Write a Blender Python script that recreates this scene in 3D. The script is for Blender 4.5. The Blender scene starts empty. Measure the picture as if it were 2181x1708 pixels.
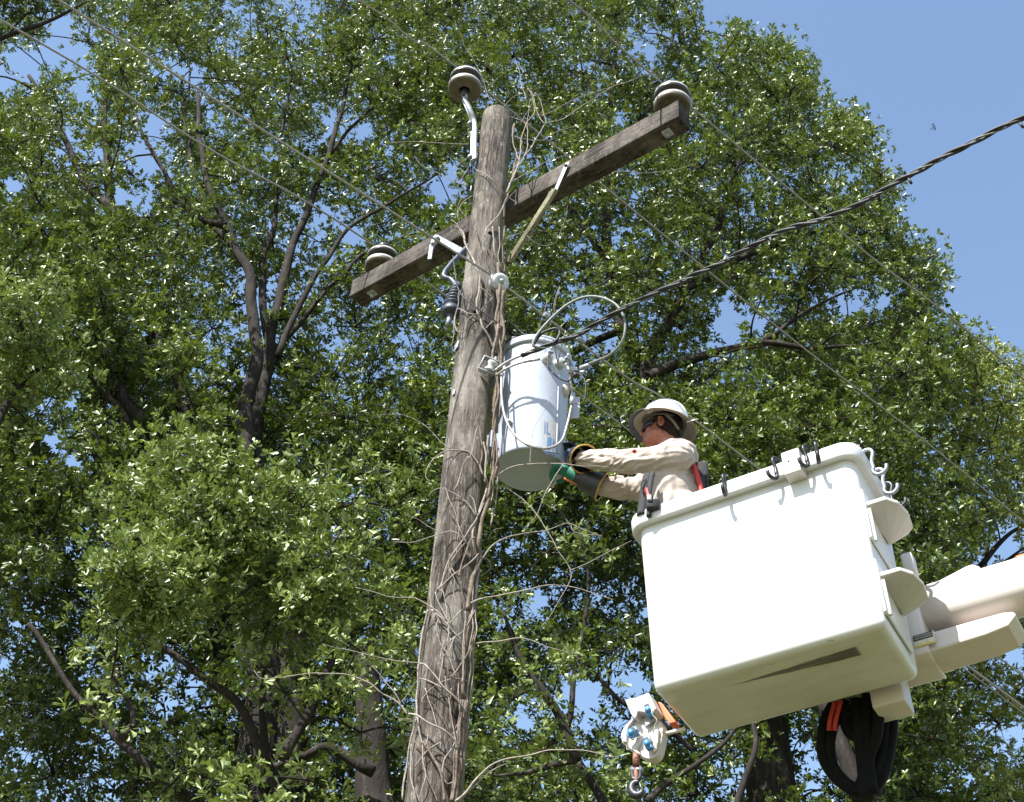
import bpy, bmesh, math, random
import numpy as np
from mathutils import Vector, Matrix, noise

random.seed(7)
RNG = np.random.default_rng(11)
S = bpy.context.scene
COL = S.collection

# ------------------------------------------------------------------ camera
FPX = 3000.0                      # focal length in units of a 2181-wide picture
PITCH, ROLL = math.radians(42), math.radians(3.8)
CAM = Vector((0, 0, 1.6))
_F = Vector((0, math.cos(PITCH), math.sin(PITCH)))
_U0 = Vector((0, -math.sin(PITCH), math.cos(PITCH)))
_R0 = Vector((1, 0, 0))
_U = _U0 * math.cos(ROLL) - _R0 * math.sin(ROLL)
_R = _U0 * math.sin(ROLL) + _R0 * math.cos(ROLL)
cam = bpy.data.cameras.new('camera')
cam.sensor_fit = 'HORIZONTAL'
cam.sensor_width = 36.0
cam.lens = 36.0 * FPX / 2181.0
cam.clip_start = 0.1
cam.clip_end = 2000
cob = bpy.data.objects.new('camera', cam)
COL.objects.link(cob)
M3 = Matrix((_R, _U, -_F)).transposed()
cob.matrix_world = Matrix.Translation(CAM) @ M3.to_4x4()
S.camera = cob

# ------------------------------------------------------------------ light
SUN_AZ = math.radians(-140)       # where the sun stands, clockwise from +Y
SUN_EL = math.radians(50)
SUN_DIR = Vector((math.sin(SUN_AZ) * math.cos(SUN_EL), math.cos(SUN_AZ) * math.cos(SUN_EL), math.sin(SUN_EL)))
world = bpy.data.worlds.new('World')
S.world = world
world.use_nodes = True
wn = world.node_tree
bg = wn.nodes['Background']
sky = wn.nodes.new('ShaderNodeTexSky')
sky.sky_type = 'NISHITA'
sky.sun_disc = False
sky.sun_elevation = SUN_EL
sky.sun_rotation = SUN_AZ
sky.altitude = 100
sky.air_density = 1.35
sky.dust_density = 1.0
sky.ozone_density = 1.6
wn.links.new(sky.outputs[0], bg.inputs[0])
bg.inputs[1].default_value = 0.103
sl = bpy.data.lights.new('sun', 'SUN')
sl.energy = 5.0
sl.angle = math.radians(0.53)
sl.color = (1.0, 0.98, 0.945)
so = bpy.data.objects.new('sun', sl)
COL.objects.link(so)
so.location = SUN_DIR * 60
so.rotation_euler = SUN_DIR.to_track_quat('Z', 'Y').to_euler()
S.view_settings.view_transform = 'Standard'
S.view_settings.look = 'None'
S.view_settings.exposure = 1.38
S.view_settings.gamma = 1.0
S.view_settings.use_curve_mapping = False
S.render.engine = 'CYCLES'
S.cycles.max_bounces = 6
S.cycles.transparent_max_bounces = 8

# ------------------------------------------------------------------ rays
def ray(x, y):
    return (_F * FPX + _R * (x - 1090.5) + _U * (854 - y)).normalized()
def at_z(x, y, z):                # point seen at picture (x, y), z metres along the view axis
    d = ray(x, y); return CAM + d * (z / d.dot(_F))
def at_y(x, y, Y):
    d = ray(x, y); return CAM + d * (Y / d.y)
def at_h(x, y, h):
    d = ray(x, y); return CAM + d * ((h - CAM.z) / d.z)
def on_plane(x, y, p, n):
    d = ray(x, y); return CAM + d * ((p - CAM).dot(n) / d.dot(n))
def pix(P):
    d = P - CAM; z = d.dot(_F)
    return 1090.5 + FPX * d.dot(_R) / z, 854 - FPX * d.dot(_U) / z

# ------------------------------------------------------------------ materials
MATS = {}
class NT:
    def __init__(s, name):
        s.m = bpy.data.materials.new(name); s.m.use_nodes = True
        s.t = s.m.node_tree; s.n = s.t.nodes; s.b = s.n['Principled BSDF']; s.l = s.t.links
    def new(s, t, **k):
        n = s.n.new(t)
        for a, b in k.items():
            setattr(n, a, b)
        return n
    def coord(s, scale=(1, 1, 1), kind='Object', rot=(0, 0, 0)):
        c = s.new('ShaderNodeTexCoord'); m = s.new('ShaderNodeMapping')
        m.inputs['Scale'].default_value = scale; m.inputs['Rotation'].default_value = rot
        s.l.new(c.outputs[kind], m.inputs[0]); return m.outputs[0]
    def noise(s, vec, scale, detail=4, rough=.55):
        n = s.new('ShaderNodeTexNoise'); n.inputs['Scale'].default_value = scale
        n.inputs['Detail'].default_value = detail; n.inputs['Roughness'].default_value = rough
        if vec: s.l.new(vec, n.inputs['Vector'])
        return n.outputs['Fac']
    def ramp(s, fac, stops):
        r = s.new('ShaderNodeValToRGB'); e = r.color_ramp.elements
        e[0].position, e[0].color = stops[0][0], (*stops[0][1], 1)
        e[1].position, e[1].color = stops[-1][0], (*stops[-1][1], 1)
        for p, c in stops[1:-1]:
            q = e.new(p); q.color = (*c, 1)
        s.l.new(fac, r.inputs[0]); return r.outputs[0]
    def mix(s, fac, a, b, mode='MIX'):
        m = s.new('ShaderNodeMix', data_type='RGBA', blend_type=mode)
        for sock, v in ((m.inputs[0], fac), (m.inputs[6], a), (m.inputs[7], b)):
            if hasattr(v, 'is_output'): s.l.new(v, sock)
            elif isinstance(v, (int, float)): sock.default_value = v
            else: sock.default_value = (*v, 1)
        return m.outputs[2]
    def math(s, op, a, b=0.0, clamp=False):
        m = s.new('ShaderNodeMath', operation=op); m.use_clamp = clamp
        for sock, v in ((m.inputs[0], a), (m.inputs[1], b)):
            if hasattr(v, 'is_output'): s.l.new(v, sock)
            else: sock.default_value = v
        return m.outputs[0]
    def bump(s, h, strength=.4, dist=.01):
        b = s.new('ShaderNodeBump'); b.inputs['Strength'].default_value = strength
        b.inputs['Distance'].default_value = dist
        s.l.new(h, b.inputs['Height']); s.l.new(b.outputs[0], s.b.inputs['Normal'])
    def col(s, c):
        if hasattr(c, 'is_output'): s.l.new(c, s.b.inputs['Base Color'])
        else: s.b.inputs['Base Color'].default_value = (*c, 1)
    def set(s, rough=.5, metal=0., spec=.5, coat=0.):
        s.b.inputs['Roughness'].default_value = rough; s.b.inputs['Metallic'].default_value = metal
        s.b.inputs['Specular IOR Level'].default_value = spec; s.b.inputs['Coat Weight'].default_value = coat

def simple(name, c, rough=.5, metal=0., var=.15, scale=25, bump=.15, spec=.5, dist=.003, stretch=(1, 1, 1)):
    m = NT(name); v = m.coord(stretch); f = m.noise(v, scale)
    lo = tuple(x * (1 - var) for x in c); hi = tuple(min(1, x * (1 + var)) for x in c)
    m.col(m.ramp(f, [(.3, lo), (.7, hi)])); m.set(rough, metal, spec)
    if bump: m.bump(m.noise(v, scale * 4), bump, dist)
    MATS[name] = m.m; return m.m

def wood(name, base, dark, light, green=None, stretch=(9, 9, .55), crack=.55):
    m = NT(name); v = m.coord(stretch)
    g = m.noise(v, 7, 8, .7); fine = m.noise(m.coord(tuple(s * 4 for s in stretch)), 9, 5, .7)
    c = m.ramp(g, [(.28, dark), (.47, base), (.72, light)])
    c = m.mix(m.math('MULTIPLY', fine, .6), c, dark, 'MULTIPLY')
    for sc_, wd_ in ((2.2, 20), (3.6, 22), (6.5, 26)):       # long thin drying cracks
        cn = m.noise(m.coord(tuple(q * .8 for q in stretch)), sc_, 3, .6)
        ck = m.math('SUBTRACT', 1.0, m.math('MULTIPLY', m.math('ABSOLUTE', m.math('SUBTRACT', cn, .5)), wd_), True)
        c = m.mix(m.math('MULTIPLY', ck, .9), c, tuple(q * .3 for q in dark))
    big = m.noise(m.coord((1, 1, .7)), 3.1, 3, .5)
    c = m.mix(m.ramp(big, [(.42, (0, 0, 0)), (.66, (.6, .6, .6))]), c, light)
    pt = m.noise(m.coord((1.6, 1.6, .9)), 7, 6, .7)
    c = m.mix(m.ramp(pt, [(.48, (0, 0, 0)), (.60, (.55, .55, .55))]), c, dark)
    c = m.mix(m.ramp(m.noise(m.coord((2.4, 2.4, .8)), 12, 6, .75), [(.56, (0, 0, 0)), (.70, (.6, .6, .6))]), c, tuple(min(.5, q * 1.35) for q in light))
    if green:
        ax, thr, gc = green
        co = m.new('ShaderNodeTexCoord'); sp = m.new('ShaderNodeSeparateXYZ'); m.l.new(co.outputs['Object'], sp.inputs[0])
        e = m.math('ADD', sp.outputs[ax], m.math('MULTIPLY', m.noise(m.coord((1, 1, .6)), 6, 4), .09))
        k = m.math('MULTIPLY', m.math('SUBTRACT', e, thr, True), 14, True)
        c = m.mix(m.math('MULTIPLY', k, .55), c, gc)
    m.col(c); m.set(.85, 0, .25)
    h = m.math('ADD', g, m.math('MULTIPLY', fine, crack)); m.bump(h, 1.0, .02)
    MATS[name] = m.m; return m.m

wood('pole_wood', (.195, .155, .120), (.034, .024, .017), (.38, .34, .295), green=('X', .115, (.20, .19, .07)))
wood('arm_wood', (.11, .085, .07), (.026, .018, .014), (.215, .185, .16), stretch=(.6, 9, 9))
wood('pale_wood', (.27, .245, .14), (.15, .125, .07), (.38, .35, .24), stretch=(9, 9, .6), crack=.3)
simple('galvanised', (.25, .265, .29), .5, .5, .3, 30, .15)
simple('steel_light', (.36, .37, .40), .4, .3, .2, 30, .2)
simple('steel_dark', (.045, .045, .048), .42, .6, .3, 30, .2)
simple('porcelain_brown', (.028, .022, .019), .3, 0, .5, 22, .2)
simple('rim_glint', (.36, .36, .34), .35, 0, .15, 40, .0)  # pale colour paints in the sun glint along the skirt edges
simple('porcelain_under', (.125, .105, .08), .5, 0, .25, 30, .1)
simple('polymer_grey', (.045, .055, .08), .45, 0, .2, 30, .1)
simple('porcelain_white', (.42, .43, .44), .25, 0, .12, 30, .05)
simple('wire_metal', (.27, .25, .23), .5, .5, .3, 60, .2)
simple('neutral_metal', (.28, .26, .24), .5, .4, .3, 60, .2)
simple('black_cable', (.008, .008, .009), .6, 0, .4, 40, .3)
simple('grey_cable', (.12, .13, .12), .55, 0, .35, 60, .3)
simple('vine', (.15, .115, .09), .85, 0, .45, 35, .5, .2, .01)
simple('vine_pale', (.25, .215, .185), .8, 0, .35, 35, .5, .2, .01)
simple('rubber', (.0035, .0033, .0035), .8, 0, .4, 20, .3, .15)
simple('red_strap', (.40, .022, .012), .55, 0, .2, 30, .2)
simple('orange', (.62, .12, .025), .45, 0, .1, 20, .1)
simple('blue_clip', (.06, .22, .46), .4, 0, .2, 30, .1)
simple('rust', (.20, .09, .06), .7, .3, .4, 40, .4)
simple('plastic_cream', (.50, .45, .42), .5, 0, .08, 30, .1)
simple('black_fabric', (.02, .02, .022), .85, 0, .4, 60, .5)
simple('hair', (.016, .010, .007), .75, 0, .5, 120, .8, .2)
simple('hat_white', (.84, .84, .84), .28, 0, .02, 20, 0)
simple('hat_brim', (.34, .295, .235), .45, 0, .1, 30, .1)
simple('shade_mesh', (.085, .10, .13), .7, 0, .25, 50, .4)
simple('hat_band', (.13, .12, .115), .6, 0, .2, 40, .2)
simple('yellow_edge', (.36, .21, .03), .45, 0, .1, 30, .1)
simple('glove_navy', (.016, .022, .045), .42, 0, .4, 20, .2)
simple('glove_green', (.01, .14, .095), .5, 0, .3, 25, .3)
simple('glove_black', (.03, .03, .033), .5, 0, .4, 25, .2)
simple('trousers', (.05, .06, .09), .85, 0, .2, 50, .4)
simple('lens', (.010, .012, .06), .05, .4, .1, 5, 0, .9)
simple('tag_black', (.02, .02, .02), .5, 0, .3, 40, 0)
simple('tag_grey', (.22, .22, .21), .5, 0, .3, 40, 0)
simple('tag_yellow', (.62, .46, .08), .5, 0, .2, 40, 0)
simple('tag_cream', (.62, .58, .47), .5, 0, .1, 40, 0)
simple('print_blue', (.09, .19, .40), .5, 0, .15, 60, 0)
simple('decal_pale', (.36, .355, .34), .6, 0, .10, 60, .05)

def skin():
    m = NT('skin'); f = m.noise(m.coord(), 30, 5)
    m.col(m.ramp(f, [(.3, (.22, .078, .052)), (.7, (.33, .135, .088))])); m.set(.5, 0, .4)
    m.b.inputs['Subsurface Weight'].default_value = .08; m.b.inputs['Subsurface Radius'].default_value = (.01, .004, .002)
    m.bump(m.noise(m.coord(), 200, 4), .15, .002); MATS['skin'] = m.m
skin()
def shirt():
    m = NT('shirt'); f = m.noise(m.coord(), 12, 4)
    m.col(m.ramp(f, [(.3, (.37, .31, .27)), (.7, (.43, .365, .32))])); m.set(.85, 0, .2)
    m.b.inputs['Sheen Weight'].default_value = .15
    h = m.math('ADD', m.noise(m.coord(), 9, 3), m.math('MULTIPLY', m.noise(m.coord(), 260, 2), .05))
    m.bump(h, .5, .02); MATS['shirt'] = m.m
shirt()
def paint(name, c, dirt, amount, rough=.35, sc=3.0):
    m = NT(name); v = m.coord()
    d = m.ramp(m.noise(m.coord((1, 1.5, .5)), sc, 8, .65), [(.52, (0, 0, 0)), (.80, (amount,) * 3)])
    sp = m.ramp(m.noise(v, 45, 3), [(.70, (0, 0, 0)), (.76, (amount * 1.3,) * 3)])
    base = m.mix(d, c, dirt); base = m.mix(sp, base, tuple(x * .6 for x in dirt)); m.col(base); m.set(rough, 0, .5)
    m.bump(m.noise(v, 6, 2), .06, .01); MATS[name] = m.m; return m
paint('tank_paint', (.37, .40, .465), (.28, .27, .25), .35, .38)
paint('boom_paint', (.56, .50, .465), (.34, .28, .21), .5, .4)
paint('step_paint', (.50, .48, .45), (.30, .27, .22), .4, .45)
def bucket_paint():
    m = NT('bucket_paint'); v = m.coord()
    co = m.new('ShaderNodeTexCoord'); sp = m.new('ShaderNodeSeparateXYZ'); m.l.new(co.outputs['Object'], sp.inputs[0])
    X, Y, Z = sp.outputs
    white = (.60, .60, .60); grime = (.43, .385, .27)
    low = m.math('MULTIPLY', m.math('SUBTRACT', .035, Z), 30, True)            # grime sits on the underside
    g = m.ramp(m.noise(m.coord((.6, 2.2, 1)), 4, 8, .65), [(.30, (.25,) * 3), (.75, (.9,) * 3)])
    c = m.mix(m.math('MULTIPLY', low, g), white, grime)
    # long black scrape left by the truck rest
    wob = m.math('MULTIPLY', m.math('SUBTRACT', m.noise(m.coord((2, 1, 1)), 4, 3), .5), .02)
    line = m.math('ADD', m.math('ADD', .135, m.math('MULTIPLY', X, .02)), wob)
    dist = m.math('ABSOLUTE', m.math('SUBTRACT', Y, line))
    width = m.math('MULTIPLY', m.math('SUBTRACT', X, .30), .066)
    inside = m.math('MULTIPLY', m.math('SUBTRACT', width, dist), 110, True)
    cut = m.math('MULTIPLY', m.math('SUBTRACT', 1.0, X), 60, True)
    streak = m.ramp(m.noise(m.coord((1.2, 45, 1)), 3, 6, .7), [(.30, (.35,) * 3), (.48, (1,) * 3)])
    k = m.math('MULTIPLY', m.math('MULTIPLY', inside, cut), m.math('MULTIPLY', streak, low))
    c = m.mix(m.math('MULTIPLY', k, .92), c, (.045, .040, .035))
    spot = m.ramp(m.noise(m.coord((1, 3.5, 1)), 14, 4, .6), [(.66, (0, 0, 0)), (.72, (.7,) * 3)])
    c = m.mix(m.math('MULTIPLY', spot, low), c, (.20, .165, .10))
    scuff = m.ramp(m.noise(m.coord((4, 4, 9)), 6, 6, .7), [(.66, (0, 0, 0)), (.78, (.45,) * 3)])
    rimz = m.math('MULTIPLY', m.math('SUBTRACT', Z, .99), 60, True)
    c = m.mix(m.math('MULTIPLY', scuff, rimz), c, (.30, .26, .20))
    m.col(c); m.set(.33, 0, .5); m.bump(m.noise(v, 5, 3), .10, .012); MATS['bucket_paint'] = m.m
bucket_paint()
def bark():
    m = NT('bark'); v = m.coord((1, 1, .35)); f = m.noise(v, 9, 8, .7)
    m.col(m.ramp(f, [(.3, (.010, .008, .007)), (.55, (.032, .026, .022)), (.80, (.13, .115, .10))])); m.set(.9, 0, .2)
    m.bump(f, .9, .04); MATS['bark'] = m.m
bark()
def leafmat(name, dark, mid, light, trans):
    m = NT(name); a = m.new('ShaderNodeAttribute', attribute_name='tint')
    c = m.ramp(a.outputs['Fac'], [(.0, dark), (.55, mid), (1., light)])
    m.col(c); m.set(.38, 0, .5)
    tr = m.new('ShaderNodeBsdfTranslucent'); tc = m.mix(.55, c, trans); m.l.new(tc, tr.inputs[0])
    mx = m.new('ShaderNodeMixShader'); mx.inputs[0].default_value = .20
    out = m.n['Material Output']
    m.l.new(m.b.outputs[0], mx.inputs[1]); m.l.new(tr.outputs[0], mx.inputs[2]); m.l.new(mx.outputs[0], out.inputs[0])
    MATS[name] = m.m
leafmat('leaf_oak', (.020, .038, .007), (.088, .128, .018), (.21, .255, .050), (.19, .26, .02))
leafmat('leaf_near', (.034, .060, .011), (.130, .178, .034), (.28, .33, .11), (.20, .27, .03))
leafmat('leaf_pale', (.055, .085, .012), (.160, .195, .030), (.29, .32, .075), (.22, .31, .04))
def grass():
    m = NT('grass'); v = m.coord(); f = m.noise(v, .35, 8, .65)
    m.col(m.ramp(f, [(.3, (.075, .082, .036)), (.55, (.115, .112, .058)), (.75, (.19, .165, .10))])); m.set(.95, 0, .1)
    m.bump(m.noise(v, 30, 4), .8, .03); MATS['grass'] = m.m
grass()

# ------------------------------------------------------------------ objects
ROOTM = {}
def rootm(o):
    return ROOTM.get(o.name, Matrix.Identity(4)) if o else Matrix.Identity(4)
def tag(o, label=None, cat=None, group=None, kind=None):
    if label: o['label'] = label
    if cat: o['category'] = cat
    if group: o['group'] = group
    if kind: o['kind'] = kind
    return o
def thing(name, label, cat, loc=(0, 0, 0), group=None, M=None):
    o = bpy.data.objects.new(name, None); COL.objects.link(o); o.empty_display_size = .1
    m = M if M is not None else Matrix.Translation(Vector(loc))
    o.matrix_world = m; ROOTM[o.name] = m.copy()
    return tag(o, label, cat, group)
def link_mesh(me, name, mat, parent):
    o = bpy.data.objects.new(name, me); COL.objects.link(o)
    if mat: me.materials.append(MATS[mat])
    if parent:
        o.parent = parent; ROOTM[o.name] = rootm(parent)
    return o
def unit(v):
    return v / (v.length or 1)

class MB:
    """collects shapes given in world space; build() links them as one mesh object"""
    def __init__(s):
        s.v = []; s.f = []; s.sm = []
    def add(s, vs, fs, smooth=True):
        k = len(s.v); s.v += [Vector(q) for q in vs]
        s.f += [tuple(i + k for i in f) for f in fs]; s.sm += [smooth] * len(fs); return s
    def tube(s, pts, r, seg=8, caps=True, up=None):
        pts = [Vector(p) for p in pts]; n = len(pts)
        rr = r if isinstance(r, (list, tuple)) else [r] * n
        vs = []; t0 = unit(pts[1] - pts[0]); a = t0.orthogonal().normalized()
        for i, p in enumerate(pts):
            t = unit(pts[min(i + 1, n - 1)] - pts[max(i - 1, 0)])
            a = unit(a - t * a.dot(t)); b = t.cross(a)
            for k in range(seg):
                w = 2 * math.pi * k / seg
                vs.append(p + (a * math.cos(w) + b * math.sin(w)) * rr[i])
        fs = [(i * seg + k, i * seg + (k + 1) % seg, (i + 1) * seg + (k + 1) % seg, (i + 1) * seg + k) for i in range(n - 1) for k in range(seg)]
        s.add(vs, fs)
        if caps:
            k0 = len(s.v) - len(vs)
            s.f.append(tuple(k0 + seg - 1 - k for k in range(seg))); s.sm.append(False)
            s.f.append(tuple(k0 + (n - 1) * seg + k for k in range(seg))); s.sm.append(False)
        return s
    def box(s, c, size, M=None, bev=0.0, seg=2):
        bm = bmesh.new(); bmesh.ops.create_cube(bm, size=1)
        bmesh.ops.scale(bm, vec=size, verts=bm.verts)
        if bev: bmesh.ops.bevel(bm, geom=bm.edges[:], offset=bev, segments=seg, affect='EDGES', profile=.6)
        m = (M or Matrix.Identity(3)).to_3x3(); c = Vector(c); bm.verts.index_update()
        s.add([m @ v.co + c for v in bm.verts], [[v.index for v in f.verts] for f in bm.faces], bool(bev)); bm.free(); return s
    def lathe(s, prof, M=None, seg=32, sx=1, sy=1):
        m = M or Matrix.Identity(4); vs = []
        for r, z in prof:
            for k in range(seg):
                w = 2 * math.pi * k / seg; vs.append(m @ Vector((r * math.cos(w) * sx, r * math.sin(w) * sy, z)))
        n = len(prof)
        s.add(vs, [(i * seg + k, i * seg + (k + 1) % seg, (i + 1) * seg + (k + 1) % seg, (i + 1) * seg + k) for i in range(n - 1) for k in range(seg)]); return s
    def ball(s, c, r, M=None, seg=16, rings=10):
        m = (M or Matrix.Identity(3)).to_3x3(); c = Vector(c); r = r if isinstance(r, (tuple, list)) else (r, r, r)
        vs = []
        for i in range(1, rings):
            t = math.pi * i / rings
            for k in range(seg):
                w = 2 * math.pi * k / seg
                vs.append(c + m @ Vector((r[0] * math.sin(t) * math.cos(w), r[1] * math.sin(t) * math.sin(w), r[2] * math.cos(t))))
        fs = [(i * seg + k, (i + 1) * seg + k, (i + 1) * seg + (k + 1) % seg, i * seg + (k + 1) % seg) for i in range(rings - 2) for k in range(seg)]
        vs += [c + m @ Vector((0, 0, r[2])), c - m @ Vector((0, 0, r[2]))]; T = len(vs) - 2
        fs += [(T, k, (k + 1) % seg) for k in range(seg)] + [(T + 1, (rings - 2) * seg + (k + 1) % seg, (rings - 2) * seg + k) for k in range(seg)]
        s.add(vs, fs); return s
    def limb(s, p1, r1, p2, r2, seg=14):
        p1, p2 = Vector(p1), Vector(p2); s.tube([p1, p1.lerp(p2, .5), p2], [r1, (r1 + r2) / 2, r2], seg)
        s.ball(p1, r1, seg=12, rings=8); s.ball(p2, r2, seg=12, rings=8); return s
    def prism(s, poly, d, smooth=False):
        """poly: world points of a flat outline, pushed along vector d"""
        n = len(poly); a = [Vector(p) for p in poly]; b = [p + d for p in a]
        nrm = sum(((a[i] - a[0]).cross(a[(i + 1) % n] - a[0]) for i in range(n)), Vector())
        if nrm.dot(d) > 0: a, b = b, a
        s.add(a + b, [tuple(range(n)), tuple(range(2 * n - 1, n - 1, -1))] + [(i + n, (i + 1) % n + n, (i + 1) % n, i) for i in range(n)], smooth); return s
    def loft(s, rings, cap0=False, cap1=False, smooth=True, closed=True):
        n = len(rings[0]); vs = [p for r in rings for p in r]; m = n if closed else n - 1
        fs = [(i * n + k, i * n + (k + 1) % n, (i + 1) * n + (k + 1) % n, (i + 1) * n + k) for i in range(len(rings) - 1) for k in range(m)]
        if cap0: fs.append(tuple(range(n - 1, -1, -1)))
        if cap1: fs.append(tuple((len(rings) - 1) * n + k for k in range(n)))
        s.add(vs, fs, smooth); return s
    def build(s, name, mat, parent=None, bevel=0, sub=0):
        inv = rootm(parent).inverted(); me = bpy.data.meshes.new(name)
        me.from_pydata([inv @ v for v in s.v], [], s.f); me.polygons.foreach_set('use_smooth', s.sm); me.update()
        bm = bmesh.new(); bm.from_mesh(me); bmesh.ops.recalc_face_normals(bm, faces=bm.faces); bm.to_mesh(me); bm.free()
        o = link_mesh(me, name, mat, parent)
        if bevel:
            b = o.modifiers.new('bevel', 'BEVEL'); b.width = bevel; b.segments = 2; b.limit_method = 'ANGLE'; b.angle_limit = .6
        if sub:
            b = o.modifiers.new('sub', 'SUBSURF'); b.levels = b.render_levels = sub
        return o
    def remesh(s, name, mat, parent, voxel, smooth=3, fn=None):
        """melt the overlapping shapes into one continuous skin"""
        o = s.build(name, None, None)
        r = o.modifiers.new('r', 'REMESH'); r.mode = 'VOXEL'; r.voxel_size = voxel; r.use_smooth_shade = True
        q = o.modifiers.new('q', 'SMOOTH'); q.iterations = smooth; q.factor = .5
        dg = bpy.context.evaluated_depsgraph_get(); e = o.evaluated_get(dg)
        me = bpy.data.meshes.new_from_object(e); bpy.data.objects.remove(o)
        if fn:
            nn = [v.normal.copy() for v in me.vertices]
            for v, n_ in zip(me.vertices, nn): v.co = fn(v.co.copy(), n_)
        inv = rootm(parent).inverted(); me.transform(inv)
        me.materials.clear(); me.polygons.foreach_set('use_smooth', [True] * len(me.polygons)); me.update(); me.name = name
        return link_mesh(me, name, mat, parent)

def smooth_path(pts, n=6):
    pts = [Vector(p) for p in pts]
    if len(pts) < 3: return [pts[0].lerp(pts[-1], i / n) for i in range(n + 1)]
    out = []; P = [pts[0] * 2 - pts[1]] + pts + [pts[-1] * 2 - pts[-2]]
    for i in range(1, len(P) - 2):
        a, b, c, d = P[i - 1:i + 3]
        for k in range(n):
            t = k / n; out.append(.5 * ((2 * b) + (c - a) * t + (2 * a - 5 * b + 4 * c - d) * t * t + (3 * b - a - 3 * c + d) * t ** 3))
    out.append(pts[-1]); return out
def frame(x=None, z=None, loc=None):
    """4x4 with its z axis along z and x as near x as possible"""
    z = unit(Vector(z)); x = Vector(x); x = unit(x - z * x.dot(z)); y = z.cross(x)
    m = Matrix((x, y, z)).transposed().to_4x4()
    if loc is not None: m.translation = Vector(loc)
    return m
def copy_thing(o, M, label=None):
    c = o.copy(); COL.objects.link(c); c.matrix_world = M
    if label: c['label'] = label
    for ch in list(o.children):
        d = ch.copy(); COL.objects.link(d); d.parent = c
        for g in list(ch.children):
            e = g.copy(); COL.objects.link(e); e.parent = d
    return c

# ------------------------------------------------------------------ ground
g = MB(); n = 40
gv = [(x * 20 - 400, y * 20 - 400, 0.35 * noise.noise(Vector((x * .31, y * .31, 0)))) for y in range(n + 1) for x in range(n + 1)]
g.add(gv, [(y * (n + 1) + x, y * (n + 1) + x + 1, (y + 1) * (n + 1) + x + 1, (y + 1) * (n + 1) + x) for y in range(n) for x in range(n)])
tag(g.build('ground', 'grass'), kind='structure')

# ------------------------------------------------------------------ trees
def leaf_shape(kind):
    if kind == 'near':        # spoon shaped leaf with a folded midrib
        v = [(0, 0, 0), (.45, -.085, .015), (.45, 0, -.02), (.45, .085, .015), (.82, -.2, -.02), (.82, 0, -.07), (.82, .2, -.02), (1, 0, -.12)]
        f = [(0, 1, 2), (0, 2, 3), (1, 4, 5), (1, 5, 2), (2, 5, 6), (2, 6, 3), (4, 7, 5), (5, 7, 6)]
    else:
        v = [(0, 0, 0), (.66, -.21, .03), (.66, .21, .03), (1, 0, -.10)]
        f = [(0, 1, 3), (0, 3, 2)]
    return np.array(v, float), np.array(f)
def leaf_frames(rng, nl=8):
    """base, rotation and length of each leaf in a rosette round the +x twig"""
    out = []
    for i in range(nl):
        az = i * 2.4 + rng.uniform(-.3, .3); tilt = rng.uniform(.55, 1.35)
        d = np.array([math.cos(tilt), math.sin(tilt) * math.cos(az), math.sin(tilt) * math.sin(az)])
        nrm = np.array([1, 0, 0]) - d * d[0]; nrm /= np.linalg.norm(nrm) + 1e-9
        roll = rng.normal(0, .5); b = np.cross(nrm, d)
        nrm2 = nrm * math.cos(roll) + b * math.sin(roll); y = np.cross(nrm2, d)
        out.append((np.array([rng.uniform(-.05, .02), 0, 0]), np.array([d, y, nrm2]).T, rng.uniform(.65, 1.2) * .090))
    return out
VARIANTS = [leaf_frames(RNG) for _ in range(8)]
def rot_from_x(d, roll):
    """rotation matrices (n,3,3) taking +x to d"""
    d = d / np.linalg.norm(d, axis=1, keepdims=True)
    h = np.where(np.abs(d[:, 2:3]) < .9, np.array([[0, 0, 1.]]), np.array([[1., 0, 0]]))
    y = np.cross(h, d); y /= np.linalg.norm(y, axis=1, keepdims=True); z = np.cross(d, y)
    c, s_ = np.cos(roll)[:, None], np.sin(roll)[:, None]
    y2 = y * c + z * s_; z2 = z * c - y * s_
    return np.stack([d, y2, z2], axis=2)
def leaf_mesh(name, pos, dirs, scale, kind, mat, parent, base_tint):
    lv, lf = leaf_shape(kind); n = len(pos); rng = RNG
    R = rot_from_x(dirs, rng.uniform(0, 6.28, n)); var = rng.integers(0, len(VARIANTS), n)
    V, F, T = [], [], []; off = 0
    st = np.clip(base_tint + rng.normal(0, .16, n), 0, 1)
    for k, fr in enumerate(VARIANTS):
        idx = np.where(var == k)[0]
        if not len(idx): continue
        for (b, Rl, L) in fr:
            loc = b + (lv * L) @ Rl.T                                  # (m,3)
            w = np.einsum('nij,mj->nmi', R[idx], loc) * scale[idx][:, None, None] + pos[idx][:, None, :]
            V.append(w.reshape(-1, 3)); m = len(lv)
            F.append((lf[None] + (np.arange(len(idx)) * m + off)[:, None, None]).reshape(-1, 3)); off += len(idx) * m
            T.append(np.repeat(np.clip(st[idx] + rng.normal(0, .13, len(idx)), 0, 1), m))
    V = np.concatenate(V).astype(np.float32); F = np.concatenate(F).astype(np.int32); T = np.concatenate(T).astype(np.float32)
    inv = np.array(rootm(parent).inverted()); V = (V @ inv[:3, :3].T + inv[:3, 3]).astype(np.float32)
    me = bpy.data.meshes.new(name); me.vertices.add(len(V)); me.vertices.foreach_set('co', V.ravel())
    me.loops.add(len(F) * 3); me.loops.foreach_set('vertex_index', F.ravel())
    me.polygons.add(len(F)); me.polygons.foreach_set('loop_start', np.arange(0, len(F) * 3, 3, dtype=np.int32))
    me.update(calc_edges=True)
    a = me.attributes.new('tint', 'FLOAT', 'POINT'); a.data.foreach_set('value', T)
    o = link_mesh(me, name, mat, parent); tag(o, kind='stuff'); return o, len(F)

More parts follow.
